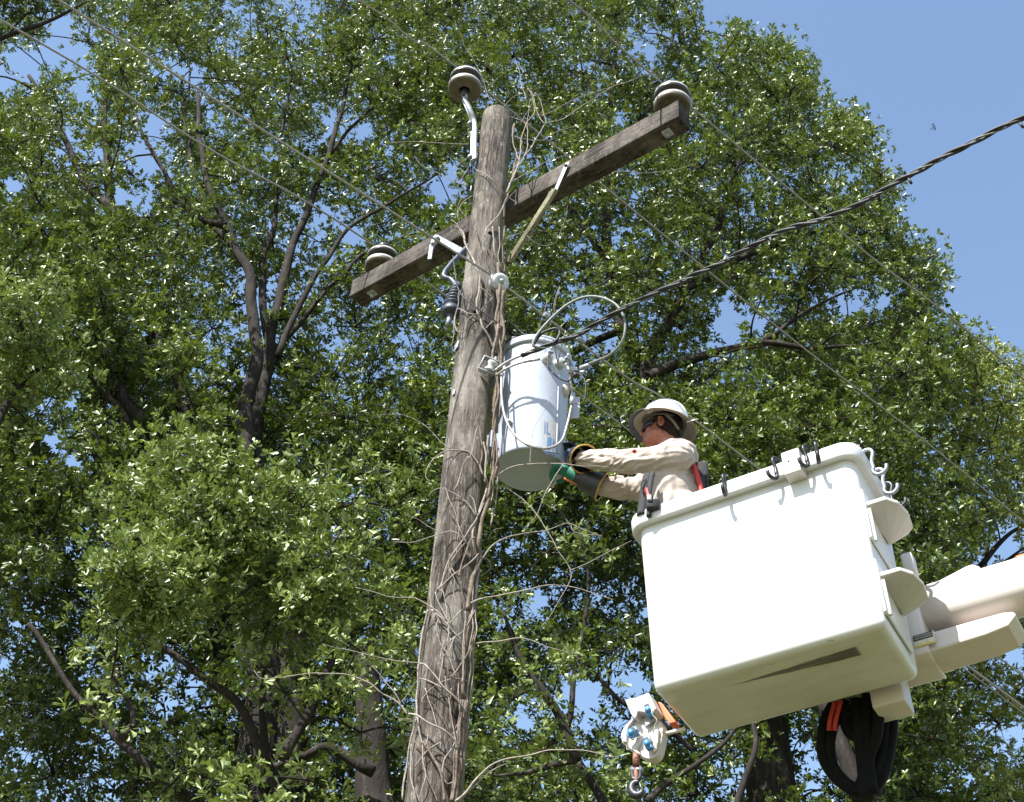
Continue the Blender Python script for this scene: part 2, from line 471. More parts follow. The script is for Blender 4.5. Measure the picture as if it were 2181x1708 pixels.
SKY = [(1475, -400), (1480, 0), (1512, 60), (1503, 110), (1522, 90), (1545, 50), (1600, 52), (1700, 68), (1722, 110), (1748, 170), (1760, 205), (1835, 225), (1872, 268), (1898, 310), (1885, 345), (1925, 370), (1942, 400), (1915, 460), (1950, 498), (2015, 508), (2036, 600), (2006, 640), (1992, 672), (2088, 685), (2105, 722), (2181, 742), (2600, 760), (2600, -400)]
GAPS = [(132, 52, 34), (52, 132, 46), (10, 174, 34), (104, 118, 34), (174, 195, 26), (200, 150, 16), (129, 323, 18), (330, 264, 34), (323, 360, 26), (254, 417, 24), (288, 431, 20), (28, 393, 22), (417, 167, 22),
        (775, 278, 22), (942, 410, 30), (966, 364, 22), (1243, 669, 30), (1549, 693, 42), (1620, 690, 26), (1802, 655, 30), (1880, 640, 24), (1240, 1480, 46), (1350, 1455, 32), (1205, 1475, 30), (1140, 1285, 26), (1070, 1330, 16), (1795, 1640, 32), (1735, 1680, 26), (1760, 1600, 18),
        (345, 1418, 20), (415, 1458, 18), (110, 940, 24), (150, 985, 24), (370, 1498, 16), (8, 1415, 24), (2145, 1165, 40), (2160, 1395, 36), (150, 860, 20), (430, 790, 12), (390, 965, 14), (640, 60, 14), (1380, 110, 18), (1320, 260, 16), (700, 560, 18), (760, 500, 22), (1835, 120, 10), (940, 60, 10), (60, 880, 14), (2175, 1560, 26), (2060, 1660, 20), (1530, 1560, 18), (1090, 1560, 14), (215, 330, 16), (515, 720, 10), (860, 720, 12), (1480, 1450, 18)]
def inside(x, y, poly):
    c = False; j = len(poly) - 1
    for i in range(len(poly)):
        (xi, yi), (xj, yj) = poly[i], poly[j]
        if (yi > y) != (yj > y) and x < (xj - xi) * (y - yi) / (yj - yi) + xi: c = not c
        j = i
    return c
def edge_dist(x, y, poly):
    m = 1e9
    for i in range(len(poly)):
        (x1, y1), (x2, y2) = poly[i], poly[(i + 1) % len(poly)]
        dx, dy = x2 - x1, y2 - y1; t = max(0, min(1, ((x - x1) * dx + (y - y1) * dy) / (dx * dx + dy * dy + 1e-9)))
        m = min(m, math.hypot(x - x1 - t * dx, y - y1 - t * dy))
    return m
def scatter(poly, Y0, Y1, r0, r1, count, space=.62, gapk=.7, rng=random):
    """crown lobes: centres spread over the volume the tree fills between Y0 and Y1"""
    xs = [p[0] for p in poly]; ys = [p[1] for p in poly]; out = []; tries = 0
    while len(out) < count and tries < count * 60:
        tries += 1
        x, y = rng.uniform(min(xs), max(xs)), rng.uniform(min(ys), max(ys))
        if not inside(x, y, poly): continue
        Y = rng.uniform(Y0, Y1); c = at_y(x, y, Y); z = (c - CAM).dot(_F); r = rng.uniform(r0, r1); rp = r * FPX / z
        if inside(x, y, SKY): continue
        ed = edge_dist(x, y, SKY)
        if ed < rp * .85:
            r *= max(.32, ed / (rp * .85)); rp = r * FPX / z
            if ed < rp * .7: continue
        bad = False
        for gx, gy, gr in GAPS:
            d = math.hypot(x - gx, y - gy) - gr
            if d < rp * gapk:
                if d < rp * .25: bad = True; break
                r = max(.3, r * d / (rp * gapk)); rp = r * FPX / z
        if bad: continue
        if any((c - q[0]).length < space * (r + q[1]) for q in out): continue
        out.append((c, r))
    return out
LEAF_TOTAL = 0
def in_gap(p, k=.8):
    x, y = pix(p)
    for gx, gy, gr in GAPS:
        if math.hypot(x - gx, y - gy) < gr * k: return True
    return inside(x, y, SKY) and edge_dist(x, y, SKY) > 8
def pierces_gap(P):
    d = P - np.array(CAM); z = d @ np.array(_F); x = 1090.5 + FPX * (d @ np.array(_R)) / z; y = 854 - FPX * (d @ np.array(_U)) / z
    bad = np.zeros(len(P), bool)
    for gx, gy, gr in GAPS: bad |= np.hypot(x - gx, y - gy) < gr * .68
    sky = np.array([inside(a, b, SKY) and edge_dist(a, b, SKY) > 13 for a, b in zip(x, y)])
    return bad | sky

def tree(name, label, limbs, lobes, dens, kind='far', mat='leaf_oak', tint=.45, Y=14, group='oaks standing behind the pole', leafs=220, trunk_from=None):
    """limbs: list of (points [(x, y, Y)], r0, r1); the first reaches the ground"""
    global LEAF_TOTAL
    first = [at_y(x, y, yy) for x, y, yy in limbs[0][0]]
    base = Vector((first[0].x, first[0].y, 0))
    t = thing(name, label, 'tree', base, group)
    path = smooth_path([base, base.lerp(first[0], .5) + Vector((.1, .05, 0))] + first, 5)
    r0, r1 = limbs[0][1], limbs[0][2]; rr = [r0 * 1.15 + (r1 - r0 * 1.15) * (i / (len(path) - 1)) for i in range(len(path))]
    MB().tube(path, rr, 12).build('trunk', 'bark', t)
    nodes = [(p, r) for p, r in zip(path, rr) if p.z > 3]
    for pts, a, b in limbs[1:]:
        pp = smooth_path([at_y(x, y, yy) for x, y, yy in pts], 5)
        pp = [p + Vector((noise.noise(p * 1.7), 0, noise.noise(p * 1.9 + Vector((5, 5, 5))))) * .05 for p in pp]
        rr = [a + (b - a) * i / (len(pp) - 1) for i in range(len(pp))]
        MB().tube(pp, rr, 9).build('branch', 'bark', t)
        nodes += list(zip(pp, rr))
    tw = MB(); P, D = [], []
    lobes = sorted(lobes, key=lambda l: min((k[0] - l[0]).length for k in nodes))
    for c, r in lobes:
        q, qr = min(nodes, key=lambda k: (k[0] - c).length + .35 * max(0, k[0].z - c.z))
        L = (q - c).length; nodes.append((c, .016))
        if L > .3:
            mid = q.lerp(c, .5) + Vector((random.uniform(-.1, .1), random.uniform(-.1, .1), .12)) * L
            a = min(qr * .7, .010 + .010 * L); tw.tube(smooth_path([q, mid, c], 4), [a + (.009 - a) * i / 8 for i in range(9)], 5, False)
        nt = max(6, int(13 * r / .6)); per = max(3, int(dens * r * r / nt))
        for k in range(nt):
            d = Vector((random.gauss(0, 1), random.gauss(0, 1), random.gauss(0, .9) + .15)).normalized()
            tip = c + Vector((d.x, d.y, d.z * .8)) * r * random.uniform(.75, 1.15)
            bend = c.lerp(tip, .55) + Vector((0, 0, random.uniform(-.02, .08)))
            if in_gap(tip) or in_gap(bend): continue
            tw.tube([c, bend, tip], [.008, .005, .002], 3, False)
            for i in range(per):
                u = random.uniform(.35, 1.04) if i else 1.0
                p = (c.lerp(bend, u / .55) if u < .55 else bend.lerp(tip, (u - .55) / .45))
                s = .085 + .05 * u
                p = p + Vector((random.gauss(0, s), random.gauss(0, s), random.gauss(0, s * .8)))
                P.append(p); D.append(d * .8 + Vector((random.gauss(0, .5), random.gauss(0, .5), random.gauss(.4, .5))))
    P = np.array([tuple(p) for p in P]); D = np.array([tuple(p) for p in D]) + 1e-6
    keep = ~pierces_gap(P); P, D = P[keep], D[keep]
    sc = RNG.uniform(.62, 1.25, len(P)) * (1.0 if kind == 'near' else .93)
    o, nf = leaf_mesh('crown', P, D, sc, kind, mat, t, tint); LEAF_TOTAL += nf
    b = tw.build('twigs', 'bark', t); tag(b, kind='stuff')
    # the leaves that show largest are parts of their own
    lv, lf = leaf_shape('near'); protos = []
    for k in range(6):
        me = bpy.data.meshes.new('leaf'); me.from_pydata([tuple(x) for x in lv], [], [tuple(x) for x in lf]); me.materials.append(MATS[mat])
        a = me.attributes.new('tint', 'FLOAT', 'POINT'); tv = min(1, max(0, tint + (k - 2.5) * .12)); a.data.foreach_set('value', [tv] * len(lv)); protos.append(me)
    cam_d = ((P - np.array(CAM)) ** 2).sum(1); order = np.argsort(cam_d)[:max(leafs, 1) * 4]; sel = RNG.choice(order, min(leafs, len(order)), replace=False) if leafs else []
    inv = rootm(t).inverted()
    for i in sel:
        e = bpy.data.objects.new('leaf', protos[random.randrange(6)]); COL.objects.link(e); e.parent = t
        d = Vector((random.gauss(0, 1), random.gauss(-.3, 1), random.gauss(0, .7))).normalized(); z = Vector((random.gauss(0, .5), random.gauss(-.5, .4), 1))
        m = frame(z.cross(d).cross(z) if True else d, z, Vector(P[i]) + d * .03); m = m @ Matrix.Scale(random.uniform(.085, .11), 4)
        e.matrix_basis = inv @ m
    return t

def L(pts, a, b, Y): return ([(x, y, Y + (k * .0)) for k, (x, y) in enumerate(pts)], a, b)

# left oak, its limbs fanning up behind the wires
polyA = [(-120, -110), (1000, -110), (980, 250), (900, 640), (930, 1000), (560, 1000), (250, 1020), (-120, 1000)]
limbsA = [L([(620, 1500), (590, 1250), (535, 960)], 0.238, 0.134, 13.5),
    L([(530, 980), (520, 870), (545, 770), (540, 690), (532, 594), (504, 532), (480, 480), (445, 389), (427, 299), (420, 200)], 0.103, 0.032, 13.2),
    L([(480, 480), (427, 466), (375, 410), (334, 341), (299, 275), (285, 220)], 0.055, 0.015, 13.1),
    L([(500, 530), (452, 480), (431, 410), (410, 365), (400, 288), (395, 230), (410, 150)], 0.044, 0.015, 13.5),
    L([(535, 960), (555, 860), (575, 730), (605, 591), (619, 539), (660, 434), (699, 330), (737, 191), (760, 60)], 0.095, 0.024, 13.7),
    L([(575, 720), (560, 640), (563, 556), (584, 469), (591, 410), (600, 300), (620, 160)], 0.064, 0.015, 13.9),
    L([(590, 760), (640, 650), (690, 560), (740, 487), (830, 430), (930, 370)], 0.047, 0.015, 13.4),
    L([(600, 730), (680, 640), (770, 545), (880, 500), (970, 480)], 0.040, 0.015, 13.8),
    L([(700, 330), (770, 250), (850, 180), (900, 80)], 0.032, 0.012, 13.9)]
lobesA = scatter(polyA, 13.3, 17.2, .42, .9, 350, .60)
tree('oak_tree', 'tall oak at upper left whose bare limbs fan out behind the two left wires', limbsA, lobesA, 350, tint=.5)

# left edge oak: forked limbs left of the fan
polyF = [(-120, 100), (330, 120), (430, 500), (480, 900), (300, 1000), (120, 1150), (-120, 1300)]
limbsF = [L([(560, 1450), (430, 1150), (345, 985)], .24, .14, 13.4),
    L([(350, 990), (300, 900), (272, 860), (225, 740), (195, 640), (150, 560), (95, 500)], .10, .03, 13.2),
    L([(440, 960), (400, 850), (365, 760), (330, 700), (290, 630), (250, 521), (240, 452), (222, 431), (167, 365), (139, 295), (97, 222), (60, 160)], .12, .03, 13.5),
    L([(240, 452), (226, 348), (221, 184), (215, 120)], .07, .03, 13.6),
    L([(345, 985), (250, 870), (200, 800), (180, 745)], .05, .02, 13.0)]
lobesF = scatter(polyF, 11.6, 14.0, .35, .7, 130, .56)
tree('oak_tree', 'leafy oak at the left edge of the picture with a forked grey limb', limbsF, lobesF, 340, tint=.55)

# great oak right of the pole; its crown makes the stepped skyline
polyB = [(860, -120), (1500, -120), (1800, 50), (2060, 450), (2060, 690), (1900, 960), (1800, 1050), (1000, 1050), (900, 700)]
limbsB = [L([(1620, 1500), (1540, 1200), (1400, 850)], .30, .17, 14.0),
    L([(1400, 850), (1375, 770), (1420, 690), (1458, 621), (1490, 560), (1530, 480), (1560, 380), (1600, 250)], .11, .02, 13.8),
    L([(1380, 800), (1440, 772), (1500, 760), (1544, 745), (1611, 731), (1680, 735), (1740, 743), (1840, 738), (1900, 725)], .075, .015, 13.3),
    L([(1611, 731), (1680, 690), (1760, 640), (1850, 600)], .04, .01, 13.4),
    L([(1390, 820), (1330, 700), (1300, 560), (1290, 400), (1300, 200), (1320, 60)], .12, .03, 14.4),
    L([(1300, 560), (1200, 420), (1120, 280), (1060, 100)], .06, .02, 14.5),
    L([(1330, 700), (1200, 760), (1100, 820), (900, 900)], .06, .02, 14.3),
    L([(1300, 330), (1400, 200), (1440, 60)], .05, .02, 14.3),
    L([(1460, 621), (1600, 540), (1720, 500), (1850, 450)], .05, .015, 13.8)]
lobesB = scatter(polyB, 12.2, 16.4, .40, .85, 400, .59)
lobesB += [(at_y(x, y, 13.6), r) for x, y, r in ((1560, 85, .30), (1650, 95, .28), (1700, 140, .3), (1700, 215, .4), (1790, 262, .3), (1840, 300, .32), (1850, 390, .4), (1890, 415, .28), (1965, 545, .28), (1990, 590, .3), (1960, 640, .3), (1900, 560, .35), (1880, 500, .3), (1470, 60, .3), (1450, 130, .35), (1600, 130, .35), (1640, 200, .4), (1560, 180, .4), (1740, 310, .45), (1760, 430, .5), (1650, 330, .5), (1830, 470, .45), (1720, 560, .45), (1940, 690, .25), (1850, 690, .25))]
tree('oak_tree', 'great oak right of the pole whose stepped crown stands against open sky', limbsB, lobesB, 350, tint=.5)

# paler tree at the right edge
polyC = [(1640, 750), (1760, 690), (1980, 700), (2100, 740), (2330, 790), (2330, 1850), (1850, 1900), (1800, 1100)]
limbsC = [L([(1990, 1900), (1960, 1700), (1930, 1560)], .28, .15, 16.2),
    L([(1930, 1560), (1980, 1480), (2060, 1390), (2120, 1340), (2181, 1310)], .10, .03, 15.8),
    L([(1925, 1560), (1960, 1300), (2010, 1100), (2060, 900), (2090, 780)], .11, .02, 16.5),
    L([(2060, 1240), (2110, 1180), (2150, 1140), (2200, 1110)], .05, .02, 16.0), L([(2075, 1240), (2130, 1200), (2190, 1165)], .04, .015, 15.9), L([(2090, 1245), (2105, 1170), (2110, 1110), (2150, 1070)], .03, .01, 16.1),
    L([(1960, 1300), (1880, 1050), (1850, 900), (1820, 800)], .07, .02, 16.5)]
lobesC = scatter(polyC, 14.6, 18.8, .45, .95, 210, .56)
tree('pale_tree', 'yellower green tree at the right edge behind the boom', limbsC, lobesC, 300, mat='leaf_pale', tint=.62, group='trees at the right')

# shaded trees filling the lower middle and the lower left
polyE = [(950, 900), (1900, 850), (1980, 1100), (2000, 1900), (900, 1900), (880, 1300)]
limbsE = [L([(1850, 1900), (1840, 1600), (1830, 1300)], .26, .14, 13.6),
    L([(1645, 1760), (1640, 1600), (1620, 1450)], .08, .05, 13.8), L([(1830, 1700), (1760, 1500), (1700, 1350)], .10, .04, 12.5),
    L([(1380, 1708), (1440, 1660), (1530, 1590), (1570, 1540)], .035, .018, 12.6), L([(1160, 1200), (1060, 1210), (980, 1330)], .03, .015, 13.5),
    L([(1270, 1440), (1330, 1500), (1400, 1530), (1480, 1600)], .025, .03, 13.1), L([(1555, 1750), (1590, 1660), (1610, 1590), (1600, 1530)], .04, .02, 12.2),
    L([(1240, 1010), (1300, 1100), (1420, 1300), (1560, 1500), (1700, 1700)], .035, .05, 14.4)]
lobesE = scatter(polyE, 12.4, 16.2, .40, .8, 230, .54)
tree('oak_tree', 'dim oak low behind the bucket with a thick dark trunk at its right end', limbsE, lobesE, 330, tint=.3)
polyD = [(-120, 900), (950, 880), (1020, 1300), (1000, 1840), (-120, 1840)]
limbsD = [L([(800, 1850), (795, 1700), (790, 1560), (780, 1400)], .26, .12, 13.0),
    L([(800, 1640), (700, 1594), (645, 1609), (560, 1640)], .06, .03, 12.6), L([(830, 1600), (900, 1560), (980, 1540)], .07, .05, 12.9),
    L([(480, 1500), (480, 1353), (500, 1200), (520, 1000)], .14, .1, 14.0)]
lobesD = scatter(polyD, 13.0, 16.5, .40, .8, 260, .54)
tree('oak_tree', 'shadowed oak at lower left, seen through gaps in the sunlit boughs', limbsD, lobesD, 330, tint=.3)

# near oak: the big sunlit bough left of the pole
ell = [(420, 1030, 120), (300, 1110, 120), (560, 1080, 130), (700, 1090, 90), (430, 1150, 130), (320, 1250, 130), (560, 1220, 130), (250, 1320, 90), (690, 1220, 110), (790, 1270, 90), (480, 1310, 100), (640, 1340, 110), (850, 1360, 100), (760, 1380, 80), (860, 1450, 80), (560, 1420, 70), (720, 1470, 80), (260, 1440, 60), (230, 1510, 50), (400, 1640, 90), (520, 1690, 90), (650, 1660, 60), (330, 1700, 60), (830, 1080, 60), (880, 1000, 50), (790, 1010, 45), (610, 1480, 50), (340, 985, 50), (770, 1560, 60), (880, 1560, 60)]
def blobs(ell, Y0, Y1):
    out = []
    for x, y, rp in ell:
        Y = random.uniform(Y0, Y1); c = at_y(x, y, Y); z = (c - CAM).dot(_F); R_ = rp * z / FPX
        if R_ < .42: out.append((c, R_)); continue
        for k in range(max(4, int(13 * R_ * R_ / .3))):
            d = Vector((random.gauss(0, 1), random.gauss(-.45, .8), random.gauss(0, 1))).normalized() * R_ * random.uniform(.3, .85)
            out.append((c + d, random.uniform(.2, .34)))
    return out
limbsN = [L([(700, 1900), (640, 1760), (560, 1620)], .12, .06, 11.8),
    L([(420, 1720), (330, 1640), (255, 1579), (220, 1524), (165, 1479), (110, 1400), (60, 1330)], .038, .02, 10.9),
    L([(560, 1620), (500, 1500), (445, 1454), (380, 1409), (310, 1358), (280, 1300)], .045, .02, 11.0),
    L([(560, 1620), (560, 1450), (560, 1300), (520, 1150)], .04, .015, 11.3),
    L([(600, 1620), (680, 1480), (720, 1380), (800, 1300)], .05, .02, 10.7),
    L([(255, 1579), (290, 1540), (285, 1500), (240, 1440)], .04, .015, 10.3), L([(480, 1300), (520, 1260), (545, 1235)], .02, .008, 10.3)]
lobesN = blobs(ell, 10.0, 11.2)
tree('near_oak', 'nearest oak, its big sunlit bough of spoon shaped leaves left of the pole', limbsN, lobesN, 420, kind='near', mat='leaf_near', tint=.62, group='oaks standing behind the pole', leafs=290)
ellM = [(1100, 1370, 70), (1180, 1470, 70), (1090, 1490, 60), (1050, 1640, 60), (1160, 1600, 60), (1130, 1690, 60), (1060, 1290, 35), (1260, 1600, 55), (1330, 1660, 50), (1230, 1420, 35), (1150, 1060, 40), (1250, 1180, 45)]
limbsM = [L([(1330, 1850), (1290, 1720), (1230, 1620)], .06, .035, 11.5), L([(1230, 1620), (1170, 1500), (1110, 1400), (1070, 1300)], .05, .015, 11.1), L([(1230, 1620), (1140, 1640), (1050, 1650)], .03, .01, 11.1), L([(1200, 1560), (1230, 1400), (1250, 1200), (1180, 1070)], .03, .01, 11.2)]
tree('young_oak', 'small young oak just right of the foot of the pole', limbsM, blobs(ellM, 10.8, 11.6), 430, kind='near', mat='leaf_near', tint=.5, group='oaks standing behind the pole', leafs=120)
ellG = [(40, 700, 90), (110, 760, 80), (30, 820, 90), (120, 850, 60), (60, 900, 60), (20, 640, 60), (160, 700, 40)]
limbsG = [L([(-120, 1700), (-110, 1300), (-60, 1000)], .16, .09, 10.9), L([(-60, 1000), (0, 880), (60, 800), (140, 740)], .05, .015, 10.8), L([(-60, 1000), (-30, 850), (0, 700)], .05, .015, 10.9)]
tree('edge_oak', 'sunlit oak bough poking in from the left edge at mid height', limbsG, blobs(ellG, 10.4, 11.2), 430, kind='near', mat='leaf_near', tint=.62, group='oaks standing behind the pole', leafs=120)
ellT = [(20, 15, 50), (75, 5, 45), (120, -15, 40), (-30, 40, 50), (30, -50, 70), (150, -40, 40)]
limbsT = [L([(-400, 900), (-380, 500), (-300, 180)], .14, .07, 10.5), L([(-300, 180), (-100, 120), (20, 75), (90, 52), (150, 22), (185, 5)], .05, .012, 10.4), L([(20, 75), (60, 30), (88, 42), (95, 15)], .02, .008, 10.4)]
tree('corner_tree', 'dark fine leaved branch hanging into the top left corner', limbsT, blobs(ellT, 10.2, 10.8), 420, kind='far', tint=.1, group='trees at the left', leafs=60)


# ------------------------------------------------------------------ utility pole
PX, PY = -0.246, 6.30
POLE = Vector((PX, PY, 0))
def prad(z): return .142 + (10.1 - z) * (.0054) - .032
PTOP = 10.06
pole = thing('utility_pole', 'weathered brown wooden utility pole wrapped in bare vines, carrying a crossarm', 'pole', (PX, PY, 0))
b = MB(); seg = 40; rings = []
for i in range(90):
    z = PTOP * i / 89; r = prad(z); ring = []
    for k in range(seg):
        w = 2 * math.pi * k / seg; q = Vector((math.cos(w) * 3, math.sin(w) * 3, z * .8))
        rr = r * (1 + .022 * noise.noise(q) + .012 * noise.noise(Vector((math.cos(w) * 14, math.sin(w) * 14, z * 1.5))))
        a = (w - math.radians(-104) + math.pi) % (2 * math.pi) - math.pi          # deep drying crack down from the top
        if z > 8.75: rr -= .018 * math.exp(-(a / .035) ** 2) * min(1, (z - 8.75) / .4)
        ring.append(Vector((PX + rr * math.cos(w), PY + rr * math.sin(w), z)))
    rings.append(ring)
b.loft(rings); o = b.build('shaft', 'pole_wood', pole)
b = MB(); b.loft([[Vector((PX + s_ * .1085 * math.cos(2 * math.pi * k / 32), PY + s_ * .1085 * math.sin(2 * math.pi * k / 32), z)) for k in range(32)] for s_, z in ((1.0, PTOP - .004), (.96, PTOP + .01), (.5, PTOP + .014), (.02, PTOP + .016))], cap1=True)
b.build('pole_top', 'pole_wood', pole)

def on_pole(x, y, off=.01):
    """world point where the line of sight meets the pole skin (or its nearest flank)"""
    d = ray(x, y); h = Vector((d.x, d.y)); c = Vector((PX, PY))
    tm = c.dot(h) / h.dot(h); R = .14
    for _ in range(3):
        near = h * tm; dist = (near - c).length; z = CAM.z + d.z * tm
        R = prad(z) + off
        t = tm - math.sqrt(max(0, R * R - dist * dist)) / h.length
        z = CAM.z + d.z * t; R = prad(z) + off
        t = tm - math.sqrt(max(0, R * R - dist * dist)) / h.length
    return CAM + d * t

def bolt(m, c, n, r=.014, l=.02):
    m.lathe([(0, l), (r * .8, l), (r, l * .7), (r, 0), (0, 0)], frame((1, .2, .1), n, c), 6)
b = MB()
for x, y in ((1033, 500), (1002, 405), (970, 735), (968, 835)): pass
for x, y in ((1043, 497), (1011, 664)): b.ball(on_pole(x, y, -.004), .016, seg=8, rings=6)
b.build('knot_hole', 'rubber', pole)

# small pale metal tags nailed to the shaft
for x, y, w, h in ((1003, 403, .028, .05), (972, 737, .05, .055), (966, 836, .022, .04)):
    p = on_pole(x, y, .008); nrm = unit(Vector((p.x - PX, p.y - PY, 0)))
    MB().box(p, (w, h, .006), frame((nrm.y * -1, nrm.x, 0), nrm), .002).build('tag', 'steel_light', pole)

# ------------------------------------------------------------------ crossarm
AH = 9.20
A0, A1 = at_h(756, 620, AH), at_h(1452, 238, AH)
adir = unit(A1 - A0); anorm = Vector((adir.y, -adir.x, 0)); 
if anorm.y > 0: anorm = -anorm          # faces the camera
arm = thing('crossarm', 'long weathered timber crossarm bolted across the pole below its top', 'crossarm', (A0 + A1) / 2)
AF = Matrix((adir, -anorm, Vector((0, 0, 1)))).transposed()
AC = (A0 + A1) / 2 - anorm * .03; AL = (A1 - A0).length
b = MB(); rings = []
for i in range(41):
    t = -AL / 2 + AL * i / 40
    pr = [(-.070, -.085), (-.064, -.091), (.064, -.091), (.070, -.085), (.070, .085), (.064, .091), (-.064, .091), (-.070, .085)]
    rings.append([AC + adir * t + AF @ Vector((0, y, z)) * 1.0 + Vector((0, 0, .004 * noise.noise(Vector((t * 2, y * 9, z * 9))))) for y, z in pr])
# the beam's object axes follow the grain
arm_part = thing('tmp', None, None, M=Matrix.Translation(AC) @ AF.to_4x4())
ob = b.loft(rings, True, True, smooth=False).build('beam', 'arm_wood', arm_part)
ob.parent = arm; ob.matrix_basis = arm.matrix_world.inverted() @ arm_part.matrix_world
bpy.data.objects.remove(arm_part)
def armpt(t, y=0, z=0): return AC + adir * t + AF @ Vector((0, y, z))
tR = AL / 2 - .13; tL = -AL / 2 + .16
for t in (tR, tL):
    MB().box(armpt(t, 0, -.094), (.062, .062, .005), AF).build('square_washer', 'steel_light', arm)
    b = MB(); b.tube([armpt(t, 0, -.09), armpt(t, 0, -.14)], .008, 8); b.lathe([(0, .02), (.014, .02), (.014, 0), (0, 0)], Matrix.Translation(armpt(t, 0, -.12)), 6); b.build('pin_bolt', 'galvanised', arm)
b = MB(); tp = (Vector((PX, PY, AH)) - AC).dot(adir); 
b.tube([armpt(tp, -.06), armpt(tp, .06)], .01, 8); b.build('through_bolt', 'galvanised', arm)
# drying split near the right end
b = MB(); p0 = on_plane(1404, 250, armpt(0, -.0475), anorm); p1 = on_plane(1420, 215, armpt(0, -.0475), anorm)
# metal strap and plates by the pole
pl = armpt(0, -.052)
def armface(x, y, off=.0): return on_plane(x, y, armpt(0, -.070 - off), anorm)
MB().prism([armface(930, 500, .006), armface(990, 532, .006), armface(988, 548, .006), armface(930, 516, .006)], anorm * .012).build('flat_brace', 'steel_light', arm)
for k in range(3):
    x = 944 + 15 * k; MB().prism([armface(x, 507 + 8 * k, .020), armface(x + 2.5, 508.3 + 8 * k, .020), armface(x + 1, 523 + 8 * k, .020), armface(x - 1.5, 522 + 8 * k, .020)], anorm * .002).build('brace_band', 'galvanised', arm)
MB().prism([armface(922, 507, .034), armface(931, 499, .034), armface(925, 520, .034), armface(920, 552, .034), armface(912, 553, .034), armface(916, 525, .034)], anorm * .008).build('link_plate', 'steel_light', arm)
b = MB(); bolt(b, armface(934, 510, .02), anorm, .016, .03); b.build('bolt', 'galvanised', arm)
b = MB(); bolt(b, armface(922, 520, .04), anorm, .012, .02); b.build('bolt', 'galvanised', arm)
# brace on the right: steel strap above, pale timber below
S0, S1 = armface(1209, 350, .014), armface(1180, 408, .03)
E0 = on_pole(1086, 556, .03)
sd = unit(S1 - S0); sw = unit(sd.cross(anorm))
b = MB(); b.box(S0.lerp(S1, .5), (.034, (S1 - S0).length + .02, .006), frame(sw, anorm), .002); b.build('strap', 'steel_light', arm)
wd = E0 - S1; ww = unit(wd.cross(anorm))
Mb = Matrix((ww, unit(wd), ww.cross(unit(wd)))).transposed()
tmp = thing('tmp', None, None, M=Matrix.Translation(S1.lerp(E0, .5)) @ Matrix((Mb.col[0], Mb.col[2], Mb.col[1])).transposed().to_4x4())
ob = MB().box(S1.lerp(E0, .5), (.042, wd.length + .03, .030), Mb, .003).build('timber_brace', 'pale_wood', tmp)
ob.parent = arm; ob.matrix_basis = arm.matrix_world.inverted() @ tmp.matrix_world; bpy.data.objects.remove(tmp)
b = MB(); bolt(b, armface(1207, 354, .018), anorm, .013, .018); b.tube([S1 + sw * .03 + anorm * .01, S1 + sw * .045 + sd * .02, S1 + sw * .03 + sd * .035], .005, 6); b.build('bolt', 'steel_dark', arm)

# ------------------------------------------------------------------ pin insulators
def insulator_parts(t, sc=1.0):
    """prototype at the origin, pin along +z, seat at z = 0"""
    under = [(.030, .020), (.034, .004), (.046, .0), (.052, .012), (.075, .010), (.100, .004), (.109, .006), (.1135, .013), (.1125, .021)]
    rim1 = [(.1125, .021), (.1115, .030), (.103, .0335)]  # edge band coloured pale to stand in for a highlight
    waist = [(.103, .0335), (.080, .044), (.066, .052), (.072, .056), (.095, .058), (.106, .062), (.110, .069), (.1095, .074)]
    rim2 = [(.1095, .074), (.108, .082), (.100, .0855)]
    crown = [(.100, .0855), (.075, .094), (.055, .100), (.047, .108), (.047, .118), (.056, .124), (.052, .136), (.03, .142), (.0, .143)]
    for nm, pr, mt in (('lower_skirt', under, 'porcelain_under'), ('lower_rim', rim1, 'rim_glint'), ('upper_skirt', waist, 'porcelain_brown'), ('upper_rim', rim2, 'rim_glint'), ('crown', crown, 'porcelain_brown')):
        MB().lathe([(r * sc, z * sc * 1.7) for r, z in pr], seg=40).build(nm, mt, t)
    MB().lathe([(.0, .06 * sc), (.022 * sc, .06 * sc), (.022 * sc, -.09), (0, -.09)], seg=16).build('pin', 'steel_dark', t)
ins = thing('pin_insulator', 'brown double skirted porcelain insulator on the right end of the crossarm', 'insulator', (0, 0, 0), 'brown porcelain pin insulators')
insulator_parts(ins, 1.10)
top_R = armpt(tR + .045, 0, .091); top_L = armpt(tL + .05, 0, .091)
def seat(p, lift=.035, tilt=(0, 0)): return Matrix.Translation(p + Vector((0, 0, lift))) @ Matrix.Rotation(tilt[0], 4, 'X') @ Matrix.Rotation(tilt[1], 4, 'Y')
ins.matrix_world = seat(top_R)
iL = copy_thing(ins, seat(top_L), 'brown double skirted porcelain insulator on the left end of the crossarm')

